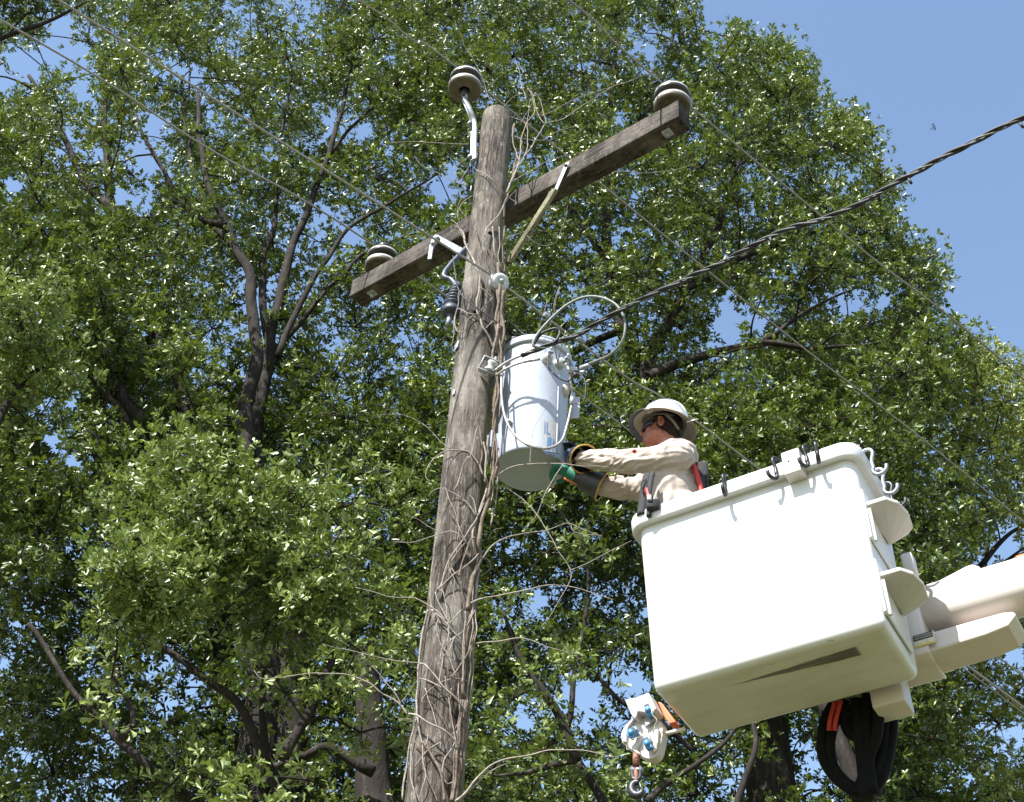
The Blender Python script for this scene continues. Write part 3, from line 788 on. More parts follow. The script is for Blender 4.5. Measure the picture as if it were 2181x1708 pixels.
# ------------------------------------------------------------------ pole top bracket
brk = thing('pole_top_bracket', 'grey galvanised bent bracket on the pole top holding the highest insulator', 'bracket', (PX, PY, 9.6))
Bb = on_pole(1013, 345, .015); Bt = on_pole(1013, 268, .015)
Ytop = Bt.y - .04
Bk = at_y(1004, 238, Ytop); Bn = at_y(990, 208, Ytop - .02); Bi = at_y(989, 196, Ytop - .02)
ch = [Bb, Bb.lerp(Bt, .5), Bt, Bk, Bn, Bi]
out = unit(Vector((Bb.x - PX, Bb.y - PY, 0))); side = Vector((-out.y, out.x, 0))
rings = []
pth = smooth_path([Bb, Bb.lerp(Bt, .5), Bt, Bk, Bn], 5)
for i, p in enumerate(pth):
    u = i / (len(pth) - 1); w = .062 + (.036 - .062) * max(0, (u - .45) / .55); d = .030
    rings.append([p + side * (w * a) / 1 + out * (d * c_) for a, c_ in ((-.5, 0), (-.5, .5), (-.28, 1.1), (-.18, .75), (.18, .75), (.28, 1.1), (.5, .5), (.5, 0))])
MB().loft(rings, True, True).build('channel', 'galvanised', brk, bevel=.002)
b = MB().tube([Bn - (Bi - Bn) * .3, Bi + Vector((0, 0, .02))], [.022, .019], 14); b.build('pin', 'galvanised', brk)
b = MB(); bolt(b, Bb + Vector((-.03, -.01, .03)), Vector((-.8, -.6, 0)), .018, .03); b.build('bolt', 'galvanised', brk)
b = MB(); bolt(b, Bt + Vector((-.03, -.01, .0)), Vector((-.8, -.6, 0)), .018, .03); b.build('bolt', 'galvanised', brk)
iT = copy_thing(ins, seat(Bi, .01, (0, .0)), 'brown double skirted porcelain insulator on the bent bracket above the pole top')

# ------------------------------------------------------------------ line wires
def wire(name, label, pts, r, mat='wire_metal', grp='bare line wires', strands=True):
    t = MB(); P = smooth_path(pts, 16); t.tube(P, r, 8)
    return tag(t.build(name, mat), label, 'wire', grp)
def through(topP, lp, rp, dropl=.12, dropr=.18):
    """wire over an insulator: a point on each side in the picture, then on out of it"""
    L1 = at_h(*lp, topP.z - dropl); R1 = at_h(*rp, topP.z - dropr)
    L2 = L1 + (L1 - topP) * 1.6 - Vector((0, 0, .35)); R2 = R1 + (R1 - topP) * 1.6 - Vector((0, 0, .5))
    return [L2, L1, L1.lerp(topP, .5) - Vector((0, 0, dropl * .2)), topP, topP.lerp(R1, .5) - Vector((0, 0, dropr * .2)), R1, R2]
def neck(m): return m @ Vector((0, 0, .205))
wT, wR, wL = neck(iT.matrix_world), neck(ins.matrix_world), neck(iL.matrix_world)
wire('line_wire', 'bare wire running over the topmost insulator', through(wT, (762, 0), (2181, 1113)), .0075)
wire('line_wire', 'bare wire running over the insulator at the right end of the crossarm', through(wR, (1212, 0), (2181, 808)), .0075)
wire('line_wire', 'bare wire running over the insulator at the left end of the crossarm', through(wL, (0, 42), (2181, 1520)), .0075)
for nm, q in (('tie', wT), ('tie', wR), ('tie', wL)): pass
# neutral on its spool
SP = on_pole(1062, 603, .045)
sp = thing('spool_insulator', 'white porcelain spool insulator on the right flank of the pole', 'insulator', SP)
sax = unit(Vector((.42, -.80, -.36)))
Msp = frame((0, 0, 1), sax, SP)
MB().lathe([(.0, -.04), (.032, -.04), (.055, -.032), (.058, -.020), (.034, -.006), (.034, .006), (.058, .020), (.058, .034), (.044, .043), (.018, .044), (.016, .038), (0, .038)], Msp, 28).build('spool', 'porcelain_white', sp)
b = MB(); b.lathe([(0, .062), (.010, .062), (.010, .05), (.015, .05), (.015, .038), (0, .038)], Msp, 8); b.tube([SP - sax * .04, SP + sax * .055], .006, 8); b.build('bolt', 'steel_light', sp)
b = MB(); b.tube(smooth_path([SP + Vector((-.055, .03, .05)), SP + Vector((-.045, -.045, .02)), SP + Vector((-.04, -.03, -.05)), SP + Vector((.02, .0, -.075))], 4), .009, 8); b.build('clevis', 'steel_light', sp)
nL = at_h(125, 0, SP.z - .10); nR = at_h(1620, 1002, SP.z - .10); nR2 = nR + (nR - SP) * 3.0 - Vector((0, 0, .5)); nL2 = nL + (nL - SP) * 1.2
wire('neutral_wire', 'lighter bare neutral wire tied to the white spool on the pole', [nL2, nL, at_h(930, 512, SP.z - .02), SP + Vector((-.03, -.03, .02)), SP + Vector((.04, 0, -.02)), at_h(1330, 800, SP.z - .05), nR, nR2], .007, 'neutral_metal')
fw = at_h(2000, 1372, 6.3); wire('far_wire', 'thin wire slanting down behind the boom at lower right', [at_h(1700, 1130, 6.6), fw, at_h(2181, 1508, 6.2), at_h(2500, 1750, 6.1)], .008, 'wire_metal')
# armour rods and hangers on the neutral
for x, y, lb in ((1160, 668, 'dull grey clamp on the neutral wire, the one nearer the pole'), (1228, 718, 'dull grey clamp on the neutral wire just under the black service cable')):
    p = at_h(x, y, SP.z - .045); q = at_h(x + 14, y + 10, SP.z - .045)
    tag(MB().tube([p, q], .017, 8).build('wire_clamp', 'galvanised'), lb, 'clamp', 'clamps on the neutral wire')

# grey polymer arrester hanging behind the pole from the arm
ar = thing('lightning_arrester', 'ribbed grey polymer arrester hanging behind the left side of the pole', 'arrester', at_y(968, 640, 6.42))
p0, p1 = at_y(975, 606, 6.42), at_y(960, 668, 6.42); ax = unit(p1 - p0); Lh = (p1 - p0).length
pr = [(.0, 0), (.03, 0)]
for i in range(6):
    z = Lh * (.08 + i * .115); k = .040 + .004 * i; pr += [(.03, z), (k, z + .012), (k, z + .018), (.03, z + .024)]
pr += [(.04, Lh * .8), (.058, Lh * .84), (.062, Lh * 1.0), (.05, Lh * 1.02), (0, Lh * 1.02)]
MB().lathe(pr, frame((1, 0, 0), ax, p0), 28).build('ribbed_housing', 'polymer_grey', ar)
MB().tube([p1, p1 + ax * .12], .018, 12).build('terminal', 'galvanised', ar)
MB().tube(smooth_path([armpt(tp - .22, 0, -.07), at_y(948, 578, 6.47), at_y(962, 596, 6.45), at_y(975, 612, 6.42)], 4), [.018] * 13, 10).build('bracket', 'polymer_grey', ar)
tag(MB().tube(smooth_path([armface(965, 545, .01), at_y(968, 570, 6.2), at_y(976, 615, 6.15), at_y(1000, 645, 6.12), at_y(1050, 680, 6.13), at_y(1090, 720, 6.2)], 8), .0045, 6).build('jumper_lead', 'black_cable'), 'thin dark lead dropping from the crossarm across the pole', 'wire')

# ------------------------------------------------------------------ transformer
TY = 6.37
tc = at_y(1128, 1001, TY); th_ = at_y(1143, 790, TY); TB = tc.z; TT = TB + .86
for _ in range(30):
    q = pix(Vector((tc.x, tc.y, TT)));  TT += (q[1] - 779) * .002
TRB, TRT = .205, .215
tr = thing('transformer', 'pale grey cylindrical transformer tank hung on the right of the pole', 'transformer', tc)
Mt = Matrix.Translation((tc.x, tc.y, TB)); H = TT - TB
MB().lathe([(TRB - .006, .0), (TRB, .006), (TRB, .02), (TRB + (TRT - TRB) * .9, H - .06), (TRT, H - .05), (TRT, H)], Mt, 64).build('tank', 'tank_paint', tr)
MB().lathe([(0, .028), (.12, .026), (.175, .018), (TRB - .022, .008), (TRB - .012, .0), (TRB - .006, .0)], Mt, 64).build('tank_bottom', 'tank_paint', tr)
MB().lathe([(TRT, H), (TRT + .012, H - .004), (TRT + .018, H + .008), (TRT + .018, H + .022), (TRT + .010, H + .032), (TRT + .016, H + .036), (TRT + .014, H + .05), (TRT - .03, H + .062), (.0, H + .085)], Mt, 64).build('lid', 'tank_paint', tr)
def tpt(x, y, off=0.):
    """point on the tank wall under a picture position"""
    d = ray(x, y); h = Vector((d.x, d.y)); c = Vector((tc.x, tc.y)); tm = c.dot(h) / h.dot(h)
    R = .209 + off; near = h * tm; dist = (near - c).length
    return CAM + d * (tm - math.sqrt(max(0, R * R - dist * dist)) / h.length)
def tnorm(p): return unit(Vector((p.x - tc.x, p.y - tc.y, 0)))
# grey ribbed high voltage bushing on the lid
pb = at_h(1095, 742, TT + .055)
MB().lathe([(.058, -.03), (.060, .0), (.045, .012), (.058, .018), (.058, .026), (.04, .032), (.052, .038), (.050, .048), (.02, .055), (.0, .056)], Matrix.Translation(pb + Vector((0, 0, .01))), 28).build('bushing', 'polymer_grey', tr)
# low voltage bushings
for x, y, s_ in ((1163, 768, 1.), (1188, 777, 1.05), (1212, 790, 1.0)):
    p = tpt(x, y, .0); n = unit(tnorm(p) + Vector((0, 0, -.15)))
    o = MB().lathe([(.034, -.01), (.036, .006), (.030, .022), (.034, .03), (.030, .046), (.016, .052), (0, .052)], frame((0, 0, 1), n, p), 22).build('low_bushing', 'porcelain_white', tr)
    b = MB(); b.tube([p + n * .05, p + n * .085], .011, 8); b.box(p + n * .085 + Vector((0, 0, .01)), (.035, .016, .022), frame((1, 0, 0), n), .003); bolt(b, p + n * .09 + Vector((0, 0, .025)), Vector((0, 0, 1)), .009, .02); b.build('terminal', 'steel_light', o)
# hanger brackets to the pole
for z in (TB + .13, TB + H - .14):
    a = Vector((tc.x, tc.y, z)); d = unit(Vector((PX - tc.x, PY - tc.y, 0))); s2 = Vector((-d.y, d.x, 0))
    b = MB(); gap = (Vector((PX - tc.x, PY - tc.y, 0))).length - TRB - prad(z)
    for s_ in (-.05, .05): b.box(a + d * (TRB + gap / 2) + s2 * s_, (gap + .03, .008, .11), frame(d, (0, 0, 1)), .002)
    b.box(a + d * (TRB + gap - .004), (.01, .13, .13), frame(d, (0, 0, 1)), .002); b.build('hanger', 'tank_paint', tr)
# small ears, plug, nameplate bracket at the right
p = tpt(1088, 902, .0); b = MB(); bolt(b, p, tnorm(p), .014, .035); b.build('ground_lug', 'steel_light', tr)
p = at_y(1207, 972, TY - .02); b = MB(); nn = Vector((.55, -.83, 0)); b.box(p + Vector((.03, 0, 0)), (.085, .10, .006), frame((1, .3, 0), (-.2, -.95, 0)), .002); b.build('lifting_ear', 'tank_paint', tr)
p = at_y(1218, 868, TY - .0); b = MB(); b.box(p + Vector((.02, 0, 0)), (.055, .17, .006), frame((1, .3, 0), (-.2, -.95, 0)), .002); b.build('name_plate', 'tank_paint', tr)
p = at_y(1203, 832, TY - .10); MB().ball(p, (.03, .03, .055)).build('fuse_cover', 'hat_brim', tr)
# weld seam
b = MB(); pts = [tpt(1190 - 3 * i * .2, 800 + i * 20, .001) for i in range(9)]; b.tube(pts, .0045, 6); b.build('weld_seam', 'tank_paint', tr)
# stencilled marks on the wall
d0 = MB(); c0, c1 = (1156, 1203), (905, 972)
grid = [[tpt(x, y + (x - 1156) * .18, .0018) for x in range(1156, 1194, 3)] for y in range(893, 965, 6)]
d0.loft(grid, closed=False); d0.build('sticker', 'decal_pale', tr)
def stencil(txt, x0, y0, w, h, mat='print_blue', parent=tr, name='lettering', slant=.18):
    cu = bpy.data.curves.new('t', 'FONT'); cu.body = txt; cu.size = 1; cu.resolution_u = 3
    ob = bpy.data.objects.new('t', cu); dg = bpy.context.evaluated_depsgraph_get(); COL.objects.link(ob); dg.update()
    me = bpy.data.meshes.new_from_object(ob.evaluated_get(dg)); bpy.data.objects.remove(ob)
    bm = bmesh.new(); bm.from_mesh(me); bmesh.ops.triangulate(bm, faces=bm.faces); bmesh.ops.subdivide_edges(bm, edges=bm.edges, cuts=1)
    xs = [v.co.x for v in bm.verts]; ys = [v.co.y for v in bm.verts]; X0, X1, Y0_, Y1_ = min(xs), max(xs), min(ys), max(ys)
    inv = rootm(parent).inverted()
    for v in bm.verts:
        u = (v.co.x - X0) / (X1 - X0); k = (v.co.y - Y0_) / (Y1_ - Y0_); x = x0 + u * w; y = y0 + h * (1 - k) + (x - x0) * slant + 0
        v.co = inv @ tpt(x - (1 - k) * h * .05, y, .0034)
    m2 = bpy.data.meshes.new(name); bm.to_mesh(m2); bm.free(); return link_mesh(m2, name, mat, parent)
stencil('IL', 1160, 897, 13, 26); stencil('U', 1187, 917, 6, 18)
stencil('1', 1166, 930, 8, 26); stencil('N', 1178, 934, 9, 28); stencil('NO PCB', 1159, 955, 27, 9, slant=.42)

# ------------------------------------------------------------------ service drop cable
def YY(pts, Y): return [at_y(x, y, Y) for x, y in pts]
clev = thing('clevis_spool', 'grey spool and clevis on the pole gripping the service cable', 'insulator', on_pole(1042, 785, .03))
cs = at_y(1046, 782, 6.14); Mc = frame((1, 0, 0), (.35, -.25, .9), cs)
MB().lathe([(0, -.032), (.034, -.032), (.036, -.022), (.024, -.006), (.024, .006), (.036, .022), (.034, .032), (0, .032)], Mc, 24).build('spool', 'porcelain_white', clev)
b = MB()
for s_ in (-.045, .045): b.box(Mc @ Vector((-.015, 0, s_)), (.10, .05, .007), Mc.to_3x3(), .003)
b.box(Mc @ Vector((-.062, 0, 0)), (.007, .05, .09), Mc.to_3x3(), .002); b.tube([Mc @ Vector((0, 0, -.07)), Mc @ Vector((0, 0, .075))], .008, 8); b.build('clevis', 'steel_light', clev)
trip = [(1053, 790, 6.10), (1080, 771, 6.06), (1110, 757, 6.02), (1150, 742, 5.98), (1190, 727, 5.94), (1232, 711, 5.9), (1330, 657, 5.7), (1400, 622, 5.55), (1530, 563, 5.3), (1640, 503, 5.05), (1780, 456, 4.8), (1870, 412, 4.62), (1940, 372, 4.5), (2040, 319, 4.34), (2181, 250, 4.15), (2500, 120, 3.9)]
cable = thing('service_cable', 'thick twisted black service cable rising from the transformer to the right edge', 'cable', cs)
base = smooth_path([at_y(x, y, Y) for x, y, Y in trip[2:]], 26)
for k, (r, mt, nm) in enumerate(((.0088, 'black_cable', 'insulated_strand'), (.0088, 'black_cable', 'insulated_strand'), (.0036, 'grey_cable', 'bare_strand'))):
    P = []; s_ = 0
    for i, p in enumerate(base):
        if i: s_ += (p - base[i - 1]).length
        t = unit(base[min(i + 1, len(base) - 1)] - base[max(i - 1, 0)]); a = unit(t.cross(Vector((0, 0, 1)))); c_ = t.cross(a)
        w = s_ * 2 * math.pi / .31 + k * 2.09 + 1.6 * noise.noise(Vector((s_ * 1.3, 0, 0))); wig = Vector((noise.noise(Vector((s_ * 2.2, 4, 0))), 0, noise.noise(Vector((s_ * 2.2, 9, 0))))) * .012; P.append(p + wig + (a * math.cos(w) + c_ * math.sin(w)) * (.0085 if k < 2 else .0105) * (1 + .5 * noise.noise(Vector((s_ * 3, k, 1)))))
    MB().tube(P, r, 8).build(nm, mt, cable)
MB().tube(smooth_path([at_y(x, y, Y) for x, y, Y in trip[:4]], 8), .008, 8).build('messenger', 'wire_metal', cable)
MB().tube(smooth_path([at_y(1056, 800, 6.1), at_y(1078, 785, 6.06), at_y(1105, 774, 6.04), at_y(1150, 765, 6.05)], 6), .007, 8).build('messenger', 'neutral_metal', cable)
for x, y, Y in ((1640, 507, 5.05), (1935, 381, 4.5), (2172, 262, 4.16)):
    p = at_y(x, y, Y); b = MB().tube([p, p + Vector((.01, 0, -.035))], .008, 6); b.build('tie_end', 'black_cable', cable)
def lead(name, label, pts, r, mat, seg=8): return tag(MB().tube(smooth_path([at_y(*q) for q in pts], 8), r, seg).build(name, mat), label, 'cable', 'leads round the transformer')
lead('looped_lead', 'thick weathered grey lead arching over the service cable and back to a connector', [(1150, 742, 5.97), (1135, 733, 5.96), (1150, 705, 5.96), (1185, 668, 5.93), (1215, 645, 5.9), (1250, 632, 5.85), (1285, 635, 5.8), (1315, 652, 5.76), (1331, 685, 5.75), (1326, 725, 5.78), (1300, 755, 5.85), (1262, 772, 5.93), (1235, 782, 6.0)], [.0085] * 97, 'grey_cable')
lead('looped_lead', 'short black braided lead curling just above the tank lid', [(1136, 735, 6.0), (1152, 712, 5.97), (1180, 700, 5.93), (1192, 706, 5.93), (1187, 722, 5.93), (1175, 732, 5.93)], .009, 'black_cable')
lead('bare_lead', 'pale bare lead hanging in a long loop across the front of the tank', [(1068, 795, 6.10), (1069, 850, 6.08), (1078, 895, 6.06), (1100, 930, 6.04), (1130, 950, 6.03), (1165, 955, 6.05), (1195, 940, 6.08), (1208, 905, 6.1), (1216, 870, 6.1), (1221, 845, 6.12)], .0075, 'neutral_metal')
lead('bare_lead', 'pale lead joining the hanging loop to the upper right bushing', [(1221, 845, 6.12), (1216, 820, 6.1), (1212, 790, 6.08), (1205, 775, 6.1)], .0075, 'neutral_metal')
tag(MB().tube([at_y(1217, 862, 6.1), at_y(1221, 838, 6.11)], .014, 10).build('splice_sleeve', 'steel_light'), 'pale crimped sleeve on the lead at the right of the tank', 'connector')
lead('thin_lead', 'thin dark wire curling off the connector right of the tank', [(1212, 795, 6.08), (1235, 797, 6.0), (1246, 812, 5.98), (1247, 840, 5.98), (1238, 862, 6.0), (1225, 858, 6.05)], .004, 'black_cable')
lead('thin_lead', 'thin wire rising from the middle bushing to the service cable', [(1188, 775, 6.08), (1195, 740, 6.0), (1205, 705, 5.94)], .004, 'neutral_metal')
lead('thin_lead', 'thin wire from the middle bushing leaning left to the service cable', [(1188, 772, 6.08), (1182, 745, 6.0), (1177, 722, 5.95)], .004, 'neutral_metal')
lead('thin_lead', 'dark wire crossing the tank from the left bushing to the right connector', [(1165, 768, 6.1), (1170, 785, 6.08), (1190, 805, 6.06), (1210, 812, 6.06), (1222, 800, 6.05)], .004, 'black_cable')
tag(MB().tube(smooth_path([at_y(1236, 785, 6.0), at_y(1246, 781, 5.97), at_y(1258, 777, 5.95)], 3), [.011, .014, .014, .014, .014, .013, .011], 10).build('connector', 'galvanised'), 'stubby grey connector at the end of the arching lead', 'connector')
tag(MB().box(at_y(1228, 797, 6.04), (.035, .03, .04), None, .006).build('split_bolt', 'steel_dark'), 'dark split bolt clamp by the rim right of the tank', 'connector')

# ------------------------------------------------------------------ vines
vine = thing('dead_vine', 'leafless dead vine climbing the pole, thickest down its right flank', 'vine', (PX + .15, PY, 0))
def conv(kind, pts):
    k = {'a': (727.2, 111.3, .2389), 'b': (875.6, 482.3, .1521), 'c': (816.3, 927.6, .2390), 'd': (816.3, 1298.6, .2397), 'r': (1038.9, 133.6, .2346), 'v': (0, 0, 1)}[kind]
    return [(k[0] + k[2] * x, k[1] + k[2] * y) for x, y in pts]
def stem(kind, pts, w, mat='vine', off=.012, end=None, wob=.010):
    """stem hugging the pole; w = diameter in metres"""
    pp = [on_pole(x, y, off + w / 2 + .02 * abs(noise.noise(Vector((x * .02, y * .02, 0))))) for x, y in conv(kind, pts)]
    P = smooth_path(pp, 7); n_ = len(P)
    P = [p + Vector((noise.noise(p * 9), noise.noise(p * 9 + Vector((9, 0, 0))), 0)) * wob for p in P]
    R_ = [w * (.40 if mat == 'vine' else .30) * (1 - .25 * i / n_) * (1 + .3 * noise.noise(p * 14)) for i, p in enumerate(P)]
    MB().tube(P, R_, 6).build('stem', mat, vine)
def shoot(kind, pts, w, mat='vine_pale', y0=None, dy=0., hug=1):
    """free shoot: starts on the pole, then swings out dy metres nearer the road"""
    q = conv(kind, pts); s0 = on_pole(*q[0], .03) if y0 is None else at_y(*q[0], y0); Y = s0.y; n_ = len(q)
    pp = [s0] + [at_y(x, y, Y - dy * (i + 1) / n_) for i, (x, y) in enumerate(q[1:])]
    P = smooth_path(pp, 6); P = [p + Vector((noise.noise(p * 7), 0, noise.noise(p * 7 + Vector((3, 3, 3))))) * .012 for p in P]
    R_ = [w * (.36 if mat == 'vine' else .29) * (1 - .65 * i / len(P)) for i in range(len(P))]
    MB().tube(P, R_, 5).build('shoot', mat, vine)
E1 = .024
stem('d', [(640, 1700), (660, 1500), (700, 1200), (720, 1000), (735, 800), (700, 700), (720, 400), (750, 150), (800, 0)], .032)
stem('d', [(690, 1600), (715, 1300), (760, 850), (780, 650), (760, 500), (790, 300), (810, 100), (830, 0)], .026)
stem('c', [(760, 1550), (780, 1350), (830, 1200), (870, 1080), (850, 950), (880, 750), (940, 550), (960, 450), (1000, 330), (1015, 260), (980, 150)], .034)
stem('c', [(800, 1560), (830, 1350), (850, 1180), (810, 980), (800, 850), (900, 560), (930, 430), (900, 400), (930, 200), (940, 0)], .026, 'vine_pale')
stem('c', [(500, 1370), (600, 1100), (720, 920), (830, 740), (900, 600)], .018, 'vine_pale', .02)
stem('c', [(470, 1420), (600, 1150), (740, 960), (780, 1100)], .014, 'vine', .02)
stem('c', [(480, 1380), (600, 1260), (760, 1150), (860, 1050)], .013, 'vine_pale', .03)
stem('c', [(500, 1375), (540, 1400), (555, 1500), (560, 1640)], .012, 'vine_pale', .03)
stem('c', [(470, 1400), (500, 1500), (570, 1650), (640, 1700)], .012, 'vine_pale', .03)
stem('c', [(690, 1560), (640, 1620), (570, 1680)], .010, 'vine_pale', .02)
stem('c', [(850, 20), (880, 150), (870, 300), (900, 380)], .018, 'vine')
stem('c', [(900, 60), (920, 200), (905, 360), (930, 430)], .020, 'vine_pale', .03)
stem('c', [(620, 1180), (650, 1250), (700, 1400), (730, 1560)], .010, 'vine', .02)
stem('b', [(620, 0), (720, 80), (750, 220), (830, 380), (920, 570), (970, 720), (960, 860), (930, 1000), (930, 1180), (960, 1280), (1000, 1400), (1100, 1560), (1150, 1700)], .024, 'vine_pale', .02)
stem('b', [(1130, 0), (1150, 200), (1170, 400), (1240, 520), (1290, 640)], .017, 'vine_pale')
stem('b', [(1220, 0), (1240, 250), (1210, 420), (1250, 560)], .014, 'vine_pale', .02)
stem('b', [(1310, 0), (1290, 200), (1290, 400), (1300, 600), (1310, 700), (1310, 900), (1270, 1080), (1290, 1250), (1280, 1700)], .020, 'vine')
stem('b', [(1340, 300), (1330, 600), (1330, 900), (1230, 1250), (1190, 1500), (1150, 1690)], .014, 'vine')
stem('b', [(880, 0), (950, 240), (1060, 500), (1110, 650)], .009, 'vine', .03)
stem('b', [(1000, 200), (1100, 400), (1180, 640)], .008, 'vine', .02)
stem('b', [(980, 850), (1100, 960), (1120, 1000), (1030, 1130), (960, 1200), (800, 1300), (740, 1450), (640, 1460), (620, 1300), (650, 1100), (680, 900)], .011, 'vine_pale', .02)
stem('b', [(650, 1150), (800, 1210), (920, 1240)], .010, 'vine_pale', .02)
stem('b', [(1050, 1430), (1140, 1330), (1230, 1280), (1310, 1230)], .013, 'vine_pale', .02)
stem('b', [(740, 740), (720, 850), (690, 950), (620, 1250), (600, 1500), (560, 1700)], .011, 'vine_pale', .01)
stem('a', [(1210, 1050), (1330, 1130), (1450, 1260), (1480, 1300)], .011, 'vine_pale', .02)
stem('a', [(1270, 1640), (1300, 1560), (1400, 1450), (1470, 1330), (1500, 1200), (1560, 1050), (1600, 980)], .018, 'vine_pale', .02)
stem('a', [(1540, 640), (1530, 760), (1560, 860), (1550, 980), (1500, 1200), (1460, 1340), (1440, 1480)], .020, 'vine', .02)
stem('d', [(470, 0), (490, 60), (470, 170), (510, 300), (570, 390), (620, 540), (660, 650), (660, 760), (690, 1000), (700, 1100)], .012, 'vine_pale', .02)
stem('d', [(570, 110), (590, 200), (570, 290), (640, 240), (710, 190), (760, 100), (820, 0)], .011, 'vine_pale', .03)
stem('d', [(640, 240), (580, 370), (530, 410)], .012, 'vine_pale', .03)
stem('d', [(330, 480), (380, 490), (450, 560), (540, 680), (650, 800), (740, 910)], .016, 'vine_pale', .05)
stem('d', [(330, 610), (450, 650), (570, 720), (680, 850), (740, 910)], .013, 'vine_pale', .04)
stem('d', [(740, 630), (680, 610), (580, 620), (480, 660), (390, 730), (330, 830)], .010, 'vine_pale', .03)
stem('d', [(220, 925), (300, 945), (420, 1010), (560, 1090), (690, 1220)], .020, 'vine_pale', .05)
stem('d', [(400, 0), (370, 120), (340, 350), (310, 600), (290, 800), (290, 930), (240, 1150), (200, 1400), (170, 1690)], .020, 'vine_pale', .01)
stem('d', [(290, 960), (320, 1080), (350, 1200), (360, 1350), (380, 1480), (320, 1690)], .013, 'vine_pale', .02)
stem('d', [(350, 1170), (420, 1260), (490, 1400), (520, 1520), (540, 1700)], .020, 'vine', .02)
stem('d', [(660, 1080), (620, 1230), (550, 1340), (520, 1460), (560, 1540), (620, 1530)], .014, 'vine_pale', .02)
stem('d', [(245, 1200), (240, 1400), (260, 1560), (310, 1650), (330, 1700)], .013, 'vine_pale', .02)
stem('d', [(500, 1180), (420, 1230), (350, 1310), (280, 1400)], .012, 'vine_pale', .02)
stem('d', [(260, 1150), (340, 1220), (480, 1260), (580, 1320), (660, 1390)], .010, 'vine', .02)
stem('d', [(400, 1110), (380, 1200)], .012, 'vine_pale', .03)
stem('d', [(370, 700), (400, 800), (460, 950), (500, 1100), (510, 1240)], .011, 'vine_pale', .02)
stem('d', [(560, 150), (640, 60), (700, 0)], .011, 'vine_pale', .02)
stem('d', [(420, 1), (520, 80), (640, 200), (700, 260)], .014, 'vine_pale', .03)
stem('d', [(360, 1350), (380, 1460), (460, 1650), (480, 1700)], .010, 'vine', .02)
stem('d', [(600, 700), (590, 850), (600, 1000), (640, 1070)], .009, 'vine', .02)
for x0, w in ((620, .018), (600, .012), (655, .014)): stem('d', [(x0, 1700), (x0 + 30, 1500), (x0 + 50, 1300), (x0 + 70, 1100), (x0 + 75, 950), (x0 + 70, 800)], w, 'vine', .03, wob=.02)
for x0, w in ((742, .013), (775, .012)): stem('d', [(x0, 850), (x0 + 10, 600), (x0 + 25, 300), (x0 + 50, 0)], w, 'vine_pale', .03, wob=.02)
for pts_, w_, Y_ in (([(1066, 640), (1062, 700), (1066, 750), (1058, 800), (1060, 860), (1053, 930), (1050, 1000), (1040, 1060)], .050, 6.20), ([(1058, 610), (1070, 680), (1060, 730), (1064, 790), (1052, 850), (1056, 900), (1048, 980)], .040, 6.17),
    ([(1072, 620), (1068, 660), (1074, 700), (1066, 740), (1070, 765), (1062, 800)], .034, 6.16), ([(1060, 560), (1064, 620), (1056, 690), (1068, 760), (1056, 830), (1050, 880)], .034, 6.15), ([(1062, 690), (1050, 760), (1062, 820), (1050, 900), (1060, 960), (1046, 1030)], .030, 6.14), ([(1074, 740), (1066, 800), (1072, 850), (1060, 900)], .026, 6.2)):
    shoot('v', pts_, w_, 'vine', y0=Y_)
for k in range(20):        # fine tendrils knotted round the lower shaft
    y0_ = random.uniform(1040, 1690); x0_ = random.uniform(-.8, .95); P_ = []; dx_ = random.uniform(-.35, .35)
    for j in range(random.randint(3, 6)):
        y_ = y0_ - j * random.uniform(18, 38); cx_ = 1003 - (y_ - 854) * .0925; hw_ = 44 + (y_ - 854) * .022
        x0_ = max(-.97, min(.97, x0_ + dx_ + random.uniform(-.12, .12))); P_.append((cx_ + x0_ * hw_, y_))
    stem('v', P_, random.uniform(.006, .013), random.choice(['vine', 'vine_pale', 'vine_pale']), random.uniform(.005, .04))
# arching shoots over the pole and out into the air
shoot('c', [(890, 350), (830, 230), (740, 150), (600, 130), (500, 170), (420, 240), (375, 350), (410, 410)], .016, dy=.06)
shoot('c', [(840, 720), (740, 600), (640, 520), (530, 475), (450, 490), (400, 550)], .015, dy=.06)
shoot('c', [(780, 990), (700, 900), (600, 855), (510, 870), (380, 920), (250, 955), (90, 955)], .015, dy=.05)
shoot('c', [(600, 120), (520, 60), (460, 0), (330, -110), (200, -180), (0, -190)], .011)
shoot('c', [(510, 870), (420, 810), (320, 750), (190, 705)], .009)
shoot('c', [(860, 1130), (900, 1080), (980, 980), (1100, 900), (1230, 870), (1420, 850), (1640, 790), (1700, 860), (1950, 890)], .018)
shoot('c', [(1640, 790), (1800, 840), (1960, 900)], .009, y0=6.2)
shoot('c', [(900, 1090), (950, 1130), (950, 1190), (870, 1250)], .012)
shoot('c', [(920, 930), (980, 850), (1070, 825)], .010)
shoot('c', [(770, 1500), (880, 1460), (1050, 1420), (1250, 1385), (1500, 1330), (1800, 1380), (2050, 1460)], .017)
shoot('c', [(560, 1640), (450, 1560), (300, 1460), (230, 1440), (10, 1430), (-250, 1350)], .015)
shoot('d', [(760, 330), (880, 290), (1050, 270), (1280, 265), (1500, 330), (1750, 400)], .015)
shoot('d', [(340, 480), (230, 460), (0, 430), (-300, 360), (-550, 300)], .013)
shoot('d', [(220, 925), (130, 840), (0, 745), (-150, 640), (-400, 570), (-750, 580), (-1050, 610), (-1150, 540)], .016)
shoot('d', [(160, 850), (100, 740), (0, 630), (-100, 500)], .011, y0=6.2)
shoot('d', [(300, 960), (220, 970), (120, 960), (90, 900)], .010)
shoot('d', [(160, 830), (230, 730), (280, 640)], .008, y0=6.2)
shoot('d', [(620, 1700), (740, 1600), (850, 1480), (950, 1390), (1100, 1330), (1300, 1290), (1500, 1240), (1800, 1260), (2080, 1310)], .022)
